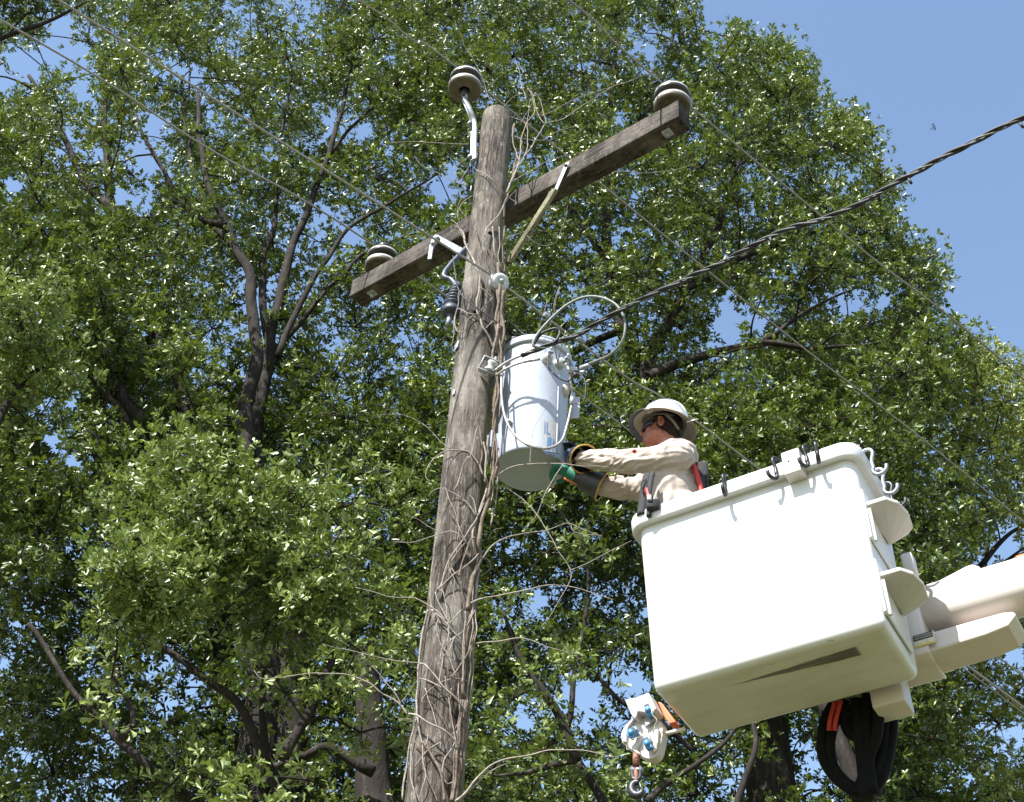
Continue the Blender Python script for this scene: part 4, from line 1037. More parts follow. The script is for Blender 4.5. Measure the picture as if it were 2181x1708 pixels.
shoot('d', [(640, 1700), (800, 1570), (950, 1440), (1100, 1370), (1250, 1340)], .014)
shoot('v', [(1044, 1025), (1075, 1002), (1105, 992), (1150, 989), (1200, 988), (1250, 993), (1300, 996)], .016, dy=.34)
shoot('v', [(1200, 989), (1180, 1020), (1160, 1050), (1140, 1100), (1115, 1130)], .011, y0=5.98)
shoot('v', [(1044, 1042), (1080, 1040), (1130, 1080), (1160, 1120), (1185, 1170), (1215, 1215), (1200, 1260), (1160, 1330)], .013)
shoot('v', [(1215, 1215), (1260, 1195), (1310, 1170), (1345, 1150)], .010, y0=6.2)
shoot('v', [(1130, 990), (1132, 940), (1150, 890), (1180, 840), (1200, 815)], .007, y0=5.98)
shoot('v', [(1045, 1120), (1055, 1060), (1060, 1010), (1052, 960), (1042, 900), (1048, 850), (1050, 810)], .020)
shoot('v', [(1040, 1080), (1050, 1040), (1045, 980), (1052, 930), (1060, 890), (1053, 840)], .015, dy=.05)
# tangle at the pole top
for pts, w in (([(1480, 1250), (1560, 1050), (1610, 800), (1640, 600), (1500, 570)], .022),): stem('a', pts[:3], w)
T = lambda pts, w, dy=0., y0=6.12: shoot('r', pts, w, dy=dy, y0=y0)
T([(170, 1180), (220, 1060), (280, 900), (300, 700), (350, 560), (420, 450), (400, 310), (380, 245)], .020)
T([(180, 1180), (250, 980), (330, 850), (360, 690), (350, 560), (300, 520), (160, 490), (0, 480)], .018)
T([(280, 900), (240, 760), (220, 640), (235, 560)], .016)
T([(330, 850), (420, 720), (520, 560), (530, 520), (480, 380), (430, 270)], .017)
T([(520, 560), (440, 430), (400, 260)], .014)
T([(530, 550), (680, 510), (850, 400), (1000, 300), (1150, 210), (1400, 120), (1540, 15)], .011)
T([(410, 470), (560, 450), (800, 330), (1050, 240), (1250, 180), (1500, 80)], .010)
T([(240, 665), (330, 690), (500, 705), (620, 630), (870, 555)], .013)
T([(200, 1090), (400, 970), (600, 870), (900, 800)], .012)
T([(345, 350), (310, 200), (260, 0), (240, -40)], .011)
T([(360, 600), (380, 350), (400, 320)], .008); T([(300, 560), (420, 330)], .008)
T([(90, 460), (250, 300), (500, 220)], .009); T([(0, 215), (130, 110)], .009)
T([(60, 440), (0, 270), (-60, 120), (-130, -30), (-220, -180), (-300, -390)], .006)
T([(1050, 995), (1300, 990), (1500, 995), (1750, 960), (1900, 905)], .009)
T([(900, 1070), (1050, 1080), (1090, 1085)], .009)
T([(360, 1570), (480, 1660), (600, 1640), (660, 1560), (700, 1420), (730, 1300)], .006)
T([(170, 1600), (300, 1540), (420, 1500)], .008)
T([(250, 1290), (270, 1270), (210, 1220), (260, 1150)], .010)
shoot('a', [(1140, 820), (1000, 820), (850, 808), (640, 795), (450, 810), (400, 795)], .012)
shoot('a', [(1130, 1190), (1000, 1150), (850, 1070), (730, 1020), (650, 930)], .012)
shoot('a', [(1110, 950), (1000, 1050), (1100, 1200), (1040, 1380), (1040, 1500)], .009)
shoot('a', [(1145, 1000), (1090, 1110), (1000, 1240), (1000, 1330)], .009)
shoot('a', [(1160, 1280), (1080, 1340), (1030, 1440), (1050, 1510)], .010)
shoot('a', [(1120, 1470), (1060, 1400), (1070, 1360)], .008)
shoot('a', [(980, 1500), (1050, 1560), (1100, 1680)], .016, 'vine_pale', y0=6.1)
shoot('v', [(1075, 640), (1110, 632), (1120, 640)], .010)
shoot('v', [(1076, 676), (1110, 705), (1150, 735), (1170, 745)], .012)
shoot('v', [(1078, 660), (1095, 680), (1098, 700)], .008); shoot('v', [(1176, 660), (1190, 610), (1184, 640), (1160, 735)], .007, y0=6.1)
shoot('v', [(1165, 640), (1150, 690), (1145, 740)], .006, y0=6.1)

# ------------------------------------------------------------------ bucket
KS = .975
BX = Vector((.85088763, .52324562 * -1, .04549614)) ; BX = unit(Vector((.84599294, -.53065735, .05194925)))
BY = unit(Vector((.53182041, .84678806, -.01081836)))
BZ = unit(BX.cross(BY)); BY = BZ.cross(BX)
BO = CAM + (Vector((.76899017, 6.06803286, 5.2094933)) - CAM) * KS
BM = Matrix((BX, BY, BZ)).transposed().to_4x4(); BM.translation = BO
def bk(l, w, h): return BM @ Vector((l, w, h))
BL_, BW_, BH_ = 1.175, .545, 1.035
bucket = thing('lift_bucket', 'big white fibreglass lift bucket holding the worker', 'bucket', M=BM)
def rrect(x0, x1, y0, y1, r, h, n=8):
    out = []
    for cx, cy, a0 in ((x1 - r, y0 + r, -90), (x1 - r, y1 - r, 0), (x0 + r, y1 - r, 90), (x0 + r, y0 + r, 180)):
        for k in range(n + 1):
            a = math.radians(a0 + 90 * k / n); out.append(bk(cx + r * math.cos(a), cy + r * math.sin(a), h))
    return out
def bring(e, h, rc=.055, dr=0.): return rrect(-e - dr, BL_ + e + dr, -e - dr, BW_ + e + dr, rc + e, h)
draft = lambda h: (h / BH_ - .5) * .018
rings = [[bk(BL_ / 2 + (p.x) * .0, BW_ / 2, 0) for p in [Vector((0, 0, 0))] * 36]]
rings = [rrect(.30, BL_ - .30, .2, BW_ - .2, .01, -.002)]
for a in range(0, 91, 15):
    ra = math.radians(a); rings.append(bring(-.045 * (1 - math.sin(ra)) + draft(0), .045 * (1 - math.cos(ra))))
for h in (.2, .4, .6, .8, BH_ - .035): rings.append(bring(draft(h), h))
bk_shell = MB().loft(rings, cap0=True)
bk_shell.build('shell', 'bucket_paint', bucket)
inner = [bring(draft(BH_) - .010, BH_ + .03), bring(-.012, .8), bring(-.016, .4), bring(-.03, .03), rrect(.2, BL_ - .2, .15, BW_ - .15, .05, .025)]
MB().loft(inner, cap1=True).build('liner', 'bucket_paint', bucket)
rim = [bring(.002, BH_ - .050), bring(.030, BH_ - .050), bring(.044, BH_ - .054), bring(.051, BH_ - .046), bring(.054, BH_ + .018), bring(.050, BH_ + .032), bring(.040, BH_ + .040), bring(.004, BH_ + .040), bring(-.002, BH_ + .034), bring(-.002, BH_ - .02)]
MB().loft(rim).build('rim', 'bucket_paint', bucket)
# steps moulded on the end face
for h in (.71, .285):
    x0 = BL_ + draft(h) + .002
    prof = [(0, .045), (.105, .04), (.150, .10), (.168, .20), (.155, .31), (.115, .355), (0, .36)]
    n_ = len(prof); top = [bk(x0 + a, b_, h + .022 - a * .05) for a, b_ in prof]; bot = [bk(x0 + a, b_, h - a * .05) for a, b_ in prof]
    mid = bk(x0 + .02, .33, h - .055)
    b = MB(); b.add(top + bot + [mid], [tuple(range(n_))] + [(i, i + n_, (i + 1) % n_ + n_, (i + 1) % n_) for i in range(n_)] + [((i + 1) % n_ + n_, i + n_, 2 * n_) for i in range(n_)], False)
    b.build('step', 'step_paint', bucket, bevel=.004)
    b = MB(); b.box(bk(x0 + .004, .215, h - .065), (.014, .40, .30), BM.to_3x3(), .006); b.build('step_pad', 'bucket_paint', bucket)
    b = MB(); b.box(bk(x0 + .016, .052, h - .12), (.020, .018, .20), BM.to_3x3(), .006); b.build('step_rib', 'step_paint', bucket)
# holder saddle over the rim
def rimx(x): 
    p = on_plane(x, 980, bk(0, -.055, .9), BY); return 0
xl = .985
MB().box(bk(.895, -.046, BH_ - .015), (.095, .085, .150), BM.to_3x3(), .008, 3).build('rim_saddle', 'plastic_cream', bucket)
b = MB(); bolt(b, bk(.882, -.089, BH_ - .01), -BY, .006, .004); b.build('bolt', 'rust', bucket)
# gunwale hooks
def hook_pts(s=1.):
    """S hook in its own x-z plane: top loop over the rim, shank, open hook below"""
    pts = []
    for a in range(200, -21, -20): r = math.radians(a); pts.append(Vector((.022 * math.cos(r), 0, .035 + .022 * math.sin(r))))
    pts.append(Vector((.012, 0, .0)))
    for a in range(150, 381, 20): r = math.radians(a); pts.append(Vector((.012 + .024 * math.cos(r) + .022, 0, -.040 + .024 * math.sin(r))))
    return [p * s for p in pts]
def s_hook(name, label, M, mat='steel_dark', s=1.25, r=.0100, group='steel hooks hung on the bucket rim'):
    t = thing(name, label, 'hook', (0, 0, 0), group); t.matrix_world = M; ROOTM[t.name] = M
    return tag(MB().tube([M @ p for p in smooth_path(hook_pts(s), 3)], r, 9).build('hook_body', mat, t)) and t
def hm(l, w, h, xdir, zdir=(0, 0, 1)):
    m = frame(xdir, BM.to_3x3() @ Vector(zdir), bk(l, w, h)); return m
fr = BM.to_3x3() @ Vector((.15, -1, 0)); 
s_hook('rim_hook', 'dark steel hook hanging alone on the near rim, nearest the worker', hm(.52, -.048, BH_ + .0, fr))
s_hook('rim_hook', 'dark steel hook on the near rim just left of the cream saddle', hm(.81, -.048, BH_ + .0, BM.to_3x3() @ Vector((-.6, -1, 0))))
s_hook('rim_hook', 'dark steel hook on the near rim touching the right side of the saddle', hm(.975, -.048, BH_ + .01, BM.to_3x3() @ Vector((-.5, -1, 0))))
s_hook('rim_hook', 'dark steel hook second right of the saddle on the near rim', hm(1.02, -.048, BH_ + .005, BM.to_3x3() @ Vector((.3, -1, 0))))
ex = BM.to_3x3() @ Vector((1, -.1, 0))
s_hook('rim_hook', 'bright steel hook first behind the right corner of the rim', hm(BL_ + .056, .10, BH_ - .025, ex), 'galvanised', 1.5, .010)
s_hook('rim_hook', 'bright steel hook in the middle of the end rim', hm(BL_ + .056, .27, BH_ - .025, ex), 'galvanised', 1.5, .010)
s_hook('rim_hook', 'dark steel hook farthest along the end rim above the upper step', hm(BL_ + .056, .40, BH_ - .02, ex), 'steel_dark', 1.5, .010)

# ------------------------------------------------------------------ boom
AY, AZ = .70, .46
boom = thing('lift_boom', 'white rounded boom arm running off the right edge behind the bucket', 'boom', bk(1.3, AY, AZ))
def bring2(l, ry, rz, cy=AY, cz=AZ, p=3.0, n=28):
    out = []
    for k in range(n):
        a = 2 * math.pi * k / n; c_, s_ = math.cos(a), math.sin(a)
        out.append(bk(l, cy + ry * math.copysign(abs(c_) ** (2 / p), c_), cz + rz * math.copysign(abs(s_) ** (2 / p), s_)))
    return out
MB().loft([bring2(l, .125, .128) for l in (1.225, 1.5, 2.2, 3.2, 4.6)], True, True).build('boom_tube', 'boom_paint', boom)
MB().loft([bring2(l, .133 + d, .140 + d) for l, d in ((.95, -.01), (.96, 0), (1.215, 0), (1.225, -.006), (1.232, -.012))], True, True).build('boom_collar', 'boom_paint', boom)
pf = [(.95, .285), (1.60, .28), (1.65, .27), (1.66, .245), (1.61, .20), (1.5, .185), (.95, .165)]
MB().prism([bk(a, AY - .11, h) for a, h in pf], BY * .22).build('lower_fairing', 'boom_paint', boom, bevel=.012)
pf = [(1.2, .575), (1.35, .59), (1.49, .625), (1.52, .625), (1.55, .60), (1.555, .57)]
MB().prism([bk(a, AY - .07, h) for a, h in pf], BY * .14).build('top_fairing', 'boom_paint', boom, bevel=.01)
MB().box(bk(2.42, AY, .585), (1.4, .12, .05), BM.to_3x3(), .015).build('orange_guard', 'orange', boom)
# mount bracket behind the bucket
MB().box(bk(.985, BW_ + .10, .045), (.16, .16, .20), BM.to_3x3(), .008).build('mount_bracket', 'boom_paint', boom)
MB().box(bk(.60, BW_ + .10, .42), (.75, .15, .50), BM.to_3x3(), .02).build('mount_frame', 'boom_paint', boom)
p = bk(BL_ + .05, BW_ + .04, .69); MB().box(p, (.06, .08, .12), BM.to_3x3(), .012).build('control_box', 'step_paint', boom)
MB().box(p + BZ * -.08 + BX * -.01, (.035, .04, .04), BM.to_3x3(), .012).build('control_knob', 'step_paint', boom)
MB().box(bk(1.085, AY, .285), (.285, .266, .25), BM.to_3x3(), .012).build('boom_tip_block', 'boom_paint', boom)
# data plate
def bface(x, y, off=.002): return on_plane(x, y, bk(0, AY - .134 - off, 0), BY)
def sl_(u, v): return (1944 + 44 * u + 5 * v, 1355 - 13 * u + 25 * v)
dp = [bface(*sl_(u, v)) for u, v in ((0, 0), (1, 0), (1, 1), (0, 1))]
plate = MB().prism(dp, BY * .003).build('data_plate', 'tag_cream', boom)
MB().prism([bface(*sl_(u, v), .0045) for u, v in ((.0, .0), (.93, .0), (.93, .46), (.0, .46))], BY * .002).build('black_panel', 'tag_black', plate)
for v0 in (.07, .26): MB().prism([bface(*sl_(u, v), .0065) for u, v in ((.05, v0), (.9, v0), (.9, v0 + .12), (.05, v0 + .12))], BY * .001).build('grey_lettering', 'tag_grey', plate)
MB().prism([bface(*sl_(u, v), .0045) for u, v in ((.02, .84), (1, .84), (1, 1), (.02, 1))], BY * .002).build('yellow_strip', 'tag_yellow', plate)

# ------------------------------------------------------------------ hoses under the mount
hs = thing('hose_bundle', 'bundle of thick black hoses looping below the bucket mount', 'hoses', bk(.75, BW_ + .15, -.1))
def hp(pts, w=BW_ + .12): return [on_plane(x, y, bk(0, w + k, 0), BY) for k, (x, y) in ((.02 * i, q) for i, q in enumerate(pts))]
for pts, r in (([(1775, 1500), (1757, 1540), (1752, 1600), (1768, 1640), (1800, 1672), (1840, 1688), (1875, 1660), (1893, 1600), (1900, 1540), (1895, 1480)], .030),
               ([(1800, 1490), (1775, 1545), (1768, 1600), (1785, 1650), (1830, 1680), (1868, 1640), (1882, 1570), (1885, 1480)], .028),
               ([(1850, 1480), (1845, 1540), (1848, 1600), (1842, 1650), (1830, 1690)], .034), ([(1825, 1490), (1830, 1550), (1838, 1620), (1846, 1700)], .034),
               ([(1872, 1480), (1868, 1560), (1850, 1620), (1858, 1690)], .03), ([(1808, 1500), (1800, 1530), (1812, 1562), (1840, 1570)], .03),
               ([(1790, 1500), (1810, 1520), (1850, 1520), (1880, 1500)], .034)):
    MB().tube(smooth_path(hp(pts), 6), r, 10).build('hose', 'rubber', hs)
for dx in (0, 12): MB().tube(smooth_path(hp([(1779 + dx, 1494 - dx * .3), (1768 + dx, 1535), (1766 + dx, 1556)], BW_ + .06), 5), .012, 8).build('red_hose', 'red_strap', hs)

# ------------------------------------------------------------------ wire holder and hook under the left end
TW = .22
def tl(X, Y, off=0.): return on_plane(1261.5 + .1529 * X, 1447 + .1529 * Y, bk(0, TW - off, 0), BY)
hd = thing('tool_holder', 'cream moulded plate with three blue clips on an orange arm below the bucket', 'holder', tl(750, 750))
def rounded(pts, k=4): 
    P = [Vector((x, y, 0)) for x, y in pts]; P = smooth_path(P + [P[0]], k)[:-1]; return [(p.x, p.y) for p in P]
out_ = rounded([(640, 520), (560, 560), (480, 650), (415, 750), (405, 850), (450, 915), (560, 985), (680, 1070), (790, 1105), (880, 1075), (930, 990), (965, 850), (985, 700), (960, 590), (850, 540)], 3)
MB().prism([tl(x, y) for x, y in out_], BY * .06).build('back_plate', 'plastic_cream', hd, bevel=.006)
for poly in ([(585, 560), (620, 560), (520, 690), (500, 800), (500, 900), (450, 890), (425, 830), (435, 750), (500, 650)], [(890, 730), (950, 715), (940, 900), (900, 1010), (850, 1050), (850, 930), (880, 840)], [(600, 740), (690, 760), (720, 800), (640, 1010), (700, 1060), (680, 1080), (590, 1010), (640, 850)]):
    MB().prism([tl(x, y, .0) for x, y in poly], -BY * .022).build('raised_rib', 'plastic_cream', hd, bevel=.004)
MB().prism([tl(x, y, -.03) for x, y in ((565, 410), (640, 375), (700, 380), (890, 300), (1000, 530), (930, 580), (850, 575), (740, 560), (720, 640), (690, 662), (650, 600))], -BY * .09).build('head_block', 'plastic_cream', hd, bevel=.005)
MB().prism([tl(x, y, .02) for x, y in ((735, 500), (850, 480), (900, 560), (740, 660))], -BY * .004).build('shadow_panel', 'tag_grey', hd)
MB().tube([tl(705, 650, .05), tl(830, 890, .05)], .008, 10).build('rod', 'porcelain_white', hd)
MB().tube([tl(1030, 755, -.04), tl(1290, 690, -.04)], .010, 10).build('stub_rod', 'boom_paint', hd)
for cx, cy, ang in ((772, 412, -20), (545, 730, 38), (758, 880, -20)):
    a = math.radians(ang); ux, uy = math.cos(a), math.sin(a)
    def q(u, v): return (cx + ux * u + uy * v * -1 * -1 * 0 + (-uy) * v * -1 * 0 + u * 0 + (-math.sin(a)) * v * -1 * 0 + 0, cy)
    def rr_(u, v): return (cx + u * math.cos(a) - v * math.sin(a), cy + u * math.sin(a) + v * math.cos(a))
    c_ = MB().prism([tl(*rr_(u, v), .06) for u, v in ((-42, -80), (42, -80), (46, 80), (-46, 80))], BY * .03).build('blue_clip', 'blue_clip', hd, bevel=.004)
    b = MB(); b.lathe([(0, .014), (.014, .014), (.016, 0)], frame(BX, -BY, tl(*rr_(0, 12), .062)), 12); b.build('clip_button', 'blue_clip', c_)
    MB().prism([tl(*rr_(u, v), .064) for u, v in ((-34, -72), (34, -72), (34, -30), (-34, -30))], BY * .004).build('clip_panel', 'glove_navy', c_)
for pts in ([(830, 350), (870, 400), (840, 490), (900, 560), (870, 640), (860, 700), (810, 800)], [(660, 800), (540, 840), (480, 930), (490, 980), (530, 940)], [(900, 930), (890, 980), (850, 990)]):
    MB().tube([tl(p.x, p.y, .07) for p in smooth_path([Vector((x, y, 0)) for x, y in pts], 5)], .0018, 5).build('tether', 'hat_brim', hd)
MB().prism([tl(x, y, -.05) for x, y in ((905, 305), (960, 320), (1080, 480), (1160, 590), (1070, 615), (1000, 520))], BY * .06).build('orange_arm', 'orange', hd, bevel=.004)
hk = thing('crane_hook', 'rusty shackle and dark hook dangling below the cream holder', 'hook', tl(620, 1200))
MB().tube([tl(615, 1030, -.0), tl(612, 1210, -.0)], .018, 12).build('pin', 'rust', hk)
MB().tube([tl(x, y) for x, y in [(p.x, p.y) for p in smooth_path([Vector((x, y, 0)) for x, y in ((560, 1210), (560, 1350), (585, 1390), (640, 1390), (668, 1350), (672, 1210))], 4)]], .0105, 8).build('shackle', 'steel_dark', hk)
b = MB(); b.tube([tl(535, 1250), tl(700, 1258)], .011, 8); b.build('shackle_pin', 'galvanised', hk)
MB().tube([tl(612, 1230), tl(612, 1400), tl(630, 1440)], .012, 8).build('shank', 'rust', hk)
hpts = [(655, 1430), (600, 1440), (560, 1480), (550, 1540), (580, 1600), (640, 1615), (685, 1580), (690, 1540)]
pp = [tl(p.x, p.y) for p in smooth_path([Vector((x, y, 0)) for x, y in hpts], 4)]
MB().tube(pp, [.012 + .012 * math.sin(math.pi * i / (len(pp) - 1)) for i in range(len(pp))], 10).build('hook_body', 'steel_dark', hk)
MB().tube([tl(655, 1430), tl(690, 1540)], .003, 6).build('latch', 'galvanised', hk)

# ------------------------------------------------------------------ worker
man = thing('person', 'worker in white full brim hard hat, tan shirt and long rubber gloves in the bucket', 'person', bk(.30, .28, .03))
UP = Vector((0, 0, 1)); FW = unit(Vector((-.985, .10, 0))); LF = unit(UP.cross(FW))      # LF points to his left, towards the road
if LF.y > 0: LF = -LF
YM = 6.05
Hc = at_y(1409, 914, YM + .02)                                                    # head centre
shL, shR = at_y(1446, 974, YM - .17), at_y(1424, 985, YM + .19)
neck0 = at_y(1432, 957, YM + .01)
elL, wrL, hdL = at_y(1347, 984, YM - .03), at_y(1243, 977, YM + .13), at_y(1226, 967, YM + .22)
elR, wrR, hdR = at_y(1362, 1042, YM + .22), at_y(1278, 1036, YM + .24), at_y(1214, 1008, YM + .24)
chest = at_y(1433, 1000, YM); waist = at_y(1441, 1062, YM)
ctr = lambda t: chest.lerp(waist, t)
floor_ = bk(.3, .28, .028).z
hip = bk(.255, .30, .93)
def bodyframe(): return Matrix((FW, LF, UP)).transposed()
BF = bodyframe()
def legs(b, k=1.0):
    for s_, dx in ((.09, -.05), (-.09, -.09)):
        hp_ = hip + LF * s_; kn = Vector((hp_.x, hp_.y, (hip.z + floor_) / 2 + .02)) + FW * (.06 + dx); an = Vector((hp_.x, hp_.y, floor_ + .09)) + FW * dx
        b.limb(hp_, .095 * k, kn, .065 * k); b.limb(kn, .065 * k, an, .048 * k); b.ball(an + FW * .05 + Vector((0, 0, -.045)), (.11 * k, .05 * k, .042 * k), BF)
# body: one skin from head to feet
b = MB()
tilt = Matrix.Rotation(math.radians(7), 3, LF) 
HD = unit(Vector((-.94, .34, 0))); HU = unit(UP - HD * .20); HF = unit(HD - HU * HD.dot(HU)); HL = HU.cross(HF)
HM = Matrix((HF, HL, HU)).transposed()
def h(f, l, u): return Hc + HM @ Vector((f, l, u))
b.ball(h(-.012, 0, .030), (.098, .078, .092), HM, 24, 16)
b.ball(h(.028, 0, -.045), (.066, .058, .082), HM, 20, 14)
b.ball(h(.070, 0, -.094), (.026, .026, .021), HM); b.limb(h(.062, .016, -.096), .022, h(-.010, .048, -.066), .024); b.limb(h(.062, -.016, -.096), .022, h(-.010, -.048, -.066), .024)              # chin
b.ball(h(.055, 0, .018), (.044, .060, .030), HM)               # brow
b.ball(h(.052, .030, -.030), (.030, .026, .030), HM); b.ball(h(.052, -.030, -.030), (.030, .026, .030), HM)
b.tube([h(.090, 0, .012), h(.112, 0, -.022), h(.113, 0, -.036)], [.009, .013, .015], 10); b.ball(h(.108, 0, -.037), (.016, .018, .012), HM, 12, 8)
b.ball(h(.088, 0, -.062), (.012, .024, .008), HM, 12, 8); b.ball(h(.086, 0, -.073), (.012, .021, .008), HM, 12, 8)
b.ball(h(.010, .052, -.062), (.036, .016, .030), HM); b.ball(h(.010, -.052, -.062), (.036, .016, .030), HM)
for s_ in (1, -1):
    E_ = HM @ Matrix.Rotation(.22, 3, 'Y') @ Matrix.Rotation(.35 * s_, 3, 'Z')
    b.ball(h(-.014, .078 * s_, -.010), (.019, .010, .033), E_, 14, 10)
    b.tube([h(-.014, .082 * s_, -.010) + E_ @ Vector((.019 * math.cos(a), .006 * s_, .031 * math.sin(a) + .001)) for a in [math.radians(q) for q in range(40, 300, 20)]], .0055, 8)
b.limb(h(-.030, 0, -.07), .056, neck0 - UP * .02, .062)
b.ball(chest, (.105, .165, .14), BF); b.limb(ctr(.3), .10, hip, .10); b.ball(ctr(.6), (.095, .135, .15), BF); b.ball(hip, (.10, .14, .10), BF)
for sh, el, wr in ((shL, elL, wrL), (shR, elR, wrR)):
    b.limb(neck0 - UP * .03, .055, sh, .062); b.limb(sh, .058, el, .042); b.limb(el, .044, wr, .030)
legs(b, .85)
b.remesh('body', 'skin', man, .0045, 3)
# shirt over the torso and both arms, with pulled folds
b = MB()
b.ball(chest - UP * .005, (.132, .190, .150), BF, 28, 18); b.ball(ctr(.45) + FW * .0, (.130, .176, .17), BF, 28, 18); b.ball(ctr(1.0), (.125, .170, .16), BF, 24, 14); b.limb(ctr(.8), .135, hip + UP * .05, .135); b.ball(ctr(1.6), (.13, .17, .16), BF, 24, 14); b.ball(hip + UP * .03, (.128, .172, .09), BF, 24, 14)
b.ball(chest - FW * .045 + UP * .06, (.095, .165, .085), BF, 24, 14)
b.limb(neck0 - UP * .025, .074, neck0 - UP * .06, .09)
for sh, el, wr, ex in ((shL, elL, wrL, .0), (shR, elR, wrR, .0)):
    b.limb(neck0 - UP * .055, .07, sh, .083); b.limb(sh, .088, sh.lerp(el, .5), .076); b.limb(sh.lerp(el, .5), .074, el, .064); b.limb(el, .064, wr.lerp(el, .4), .062); b.limb(wr.lerp(el, .4), .060, wr, .050)
arms = [(shL, elL, wrL), (shR, elR, wrR)]
def folds(p, n_):
    k = 0
    for a, e, w in arms:
        for u, v in ((a, e), (e, w)):
            d = v - u; t = max(0, min(1, (p - u).dot(d) / d.length_squared)); q = u + d * t; r = (p - q).length
            if r < .11:
                ax = unit(d); o1 = ax.orthogonal().normalized(); o2 = ax.cross(o1); rr = p - q; an = math.atan2(rr.dot(o2), rr.dot(o1)); s_ = (p - a).length
                k = max(k, 1) ; f = noise.noise(Vector((s_ * 7, math.cos(an) * 2.4, math.sin(an) * 2.4))); g_ = 1 - abs(noise.noise(Vector((s_ * 9 + 3, math.cos(an + s_ * 4) * 2.2, math.sin(an + s_ * 4) * 2.2)))) * 2.4
                return p + n_ * (f * .010 + max(0, g_) * .010 - .004)
    armpit = shL.lerp(ctr(.3), .5); v = p - armpit; dd = v.length
    an = math.atan2(v.z, v.dot(FW)); rad = math.sin(an * 9 + noise.noise(p * 6) * 4) * .008 * math.exp(-dd / .16)
    g_ = 1 - abs(noise.noise(Vector((p.dot(FW) * 7 + p.z * 5, p.dot(LF) * 4, p.z * 9)))) * 2.6
    return p + n_ * (rad + max(0, g_) * .011 - .003)
b.remesh('shirt', 'shirt', man, .007, 4, folds)
b = MB(); b.ball(hip, (.13, .172, .11), BF); legs(b, 1.12); b.remesh('trousers', 'trousers', man, .010, 3)
for s_, dx in ((.09, -.05), (-.09, -.09)):
    an = Vector((hip.x, hip.y, floor_)) + LF * s_ + FW * dx
    b = MB(); b.ball(an + FW * .05 + UP * .045, (.13, .055, .045), BF); b.limb(an + UP * .06, .055, an + UP * .20, .06); b.build('boot', 'black_fabric', man)
# hair, seen below the hat
b = MB(); b.ball(h(-.030, 0, .026), (.090, .086, .090), HM, 28, 18); b.ball(h(-.066, 0, -.030), (.048, .066, .062), HM, 24, 14); b.ball(h(.022, .072, .030), (.016, .010, .035), HM); b.ball(h(.022, -.072, .030), (.016, .010, .035), HM)
b.remesh('hair', 'hair', man, .006, 2, lambda p, n_: p + n_ * .003 * noise.noise(p * 70))
# wrap round dark glasses
b = MB(); rings = []
for i in range(19):
    a = math.radians(-78 + 156 * i / 18); R1, R2 = .100, .075; hgt = .026 * (1 - .45 * abs(math.sin(a)) ** 2) + .003
    cx, cy = .008 + R1 * math.cos(a), R2 * 1.02 * math.sin(a); nz = .004
    up = -.002
    if abs(i - 9) == 0: hgt *= .55
    rings.append([h(cx + .0015, cy, .002 + up - hgt * 1.15), h(cx + .006, cy * 1.02, .002 + up - hgt * .4), h(cx + .005, cy * 1.02, .002 + up + hgt * .4), h(cx, cy, .002 + up + hgt * .7), h(cx - .004, cy * .97, .002 + up)])
gl = MB().loft(rings).build('sunglasses', 'lens', man)
for s_ in (1, -1): MB().tube(smooth_path([h(.032, .077 * s_, .022), h(.0, .083 * s_, .016), h(-.02, .084 * s_, .010)], 4), .004, 6).build('temple', 'black_fabric', gl)
# hard hat
HH = Matrix((HF, HL, HU)).transposed().to_4x4(); HH.translation = h(-.008, 0, .046)
hat = MB().lathe([(.126, .0), (.127, .012), (.125, .04), (.116, .075), (.098, .105), (.07, .128), (.04, .139), (.0, .142)], HH, 48, 1.08, .93).build('hard_hat', 'hat_white', man)
MB().lathe([(.124, .004), (.130, .006), (.150, -.004), (.163, -.016), (.165, -.021), (.160, -.020), (.148, -.010), (.122, -.002)], HH, 48, 1.07, .95).build('brim', 'hat_brim', hat)
def shade_ring(a0, a1, mat, nm, r0=.155, r1=.200):
    rings = []
    for i in range(25):
        a = math.radians(a0 + (a1 - a0) * i / 24); row = []
        for r, z in ((r0, -.004), ((r0 + r1) / 2, -.018), (r1, -.040), (r1 - .001, -.043), ((r0 + r1) / 2, -.022), (r0, -.008)): row.append(HH @ Vector((r * math.cos(a) * 1.02, r * math.sin(a) * .97, z)))
        rings.append(row)
    MB().loft(rings, True, True).build(nm, mat, hat)
shade_ring(-66, 66, 'shade_mesh', 'front_shade'); shade_ring(66, 294, 'hat_brim', 'rear_shade', .155, .192)
MB().lathe([(.104, .0), (.106, .004), (.106, -.012), (.103, -.014)], HH, 40, 1.0, .90).build('headband', 'hat_band', hat)
MB().lathe([(.1265, .004), (.1285, .006), (.1285, .011), (.1265, .013)], HH, 48, 1.08, .93).build('trim_strip', 'hat_band', hat)
c_ = HH @ Vector((.070, .112, .0)); MB().box(HH @ Vector((.062, .1085, .001)), (.040, .016, .024), (HM @ Matrix.Rotation(-.45, 3, 'Z')), .003).build('clip', 'hat_brim', hat)
MB().ball(HH @ Vector((-.112, .0, -.075)), (.016, .03, .022), HM).build('ratchet', 'black_fabric', hat)
for s_ in (1, -1): MB().tube(smooth_path([HH @ Vector((-.03, .092 * s_, -.01)), HH @ Vector((-.075, .075 * s_, -.045)), HH @ Vector((-.105, .03 * s_, -.075))], 4), .009, 8).build('nape_strap', 'hat_band', hat)
MB().box(HH @ Vector((-.172, .05, -.028)), (.045, .006, .006), HM @ Matrix.Rotation(.3, 3, 'Y'), .001).build('rear_clip', 'hat_white', hat)
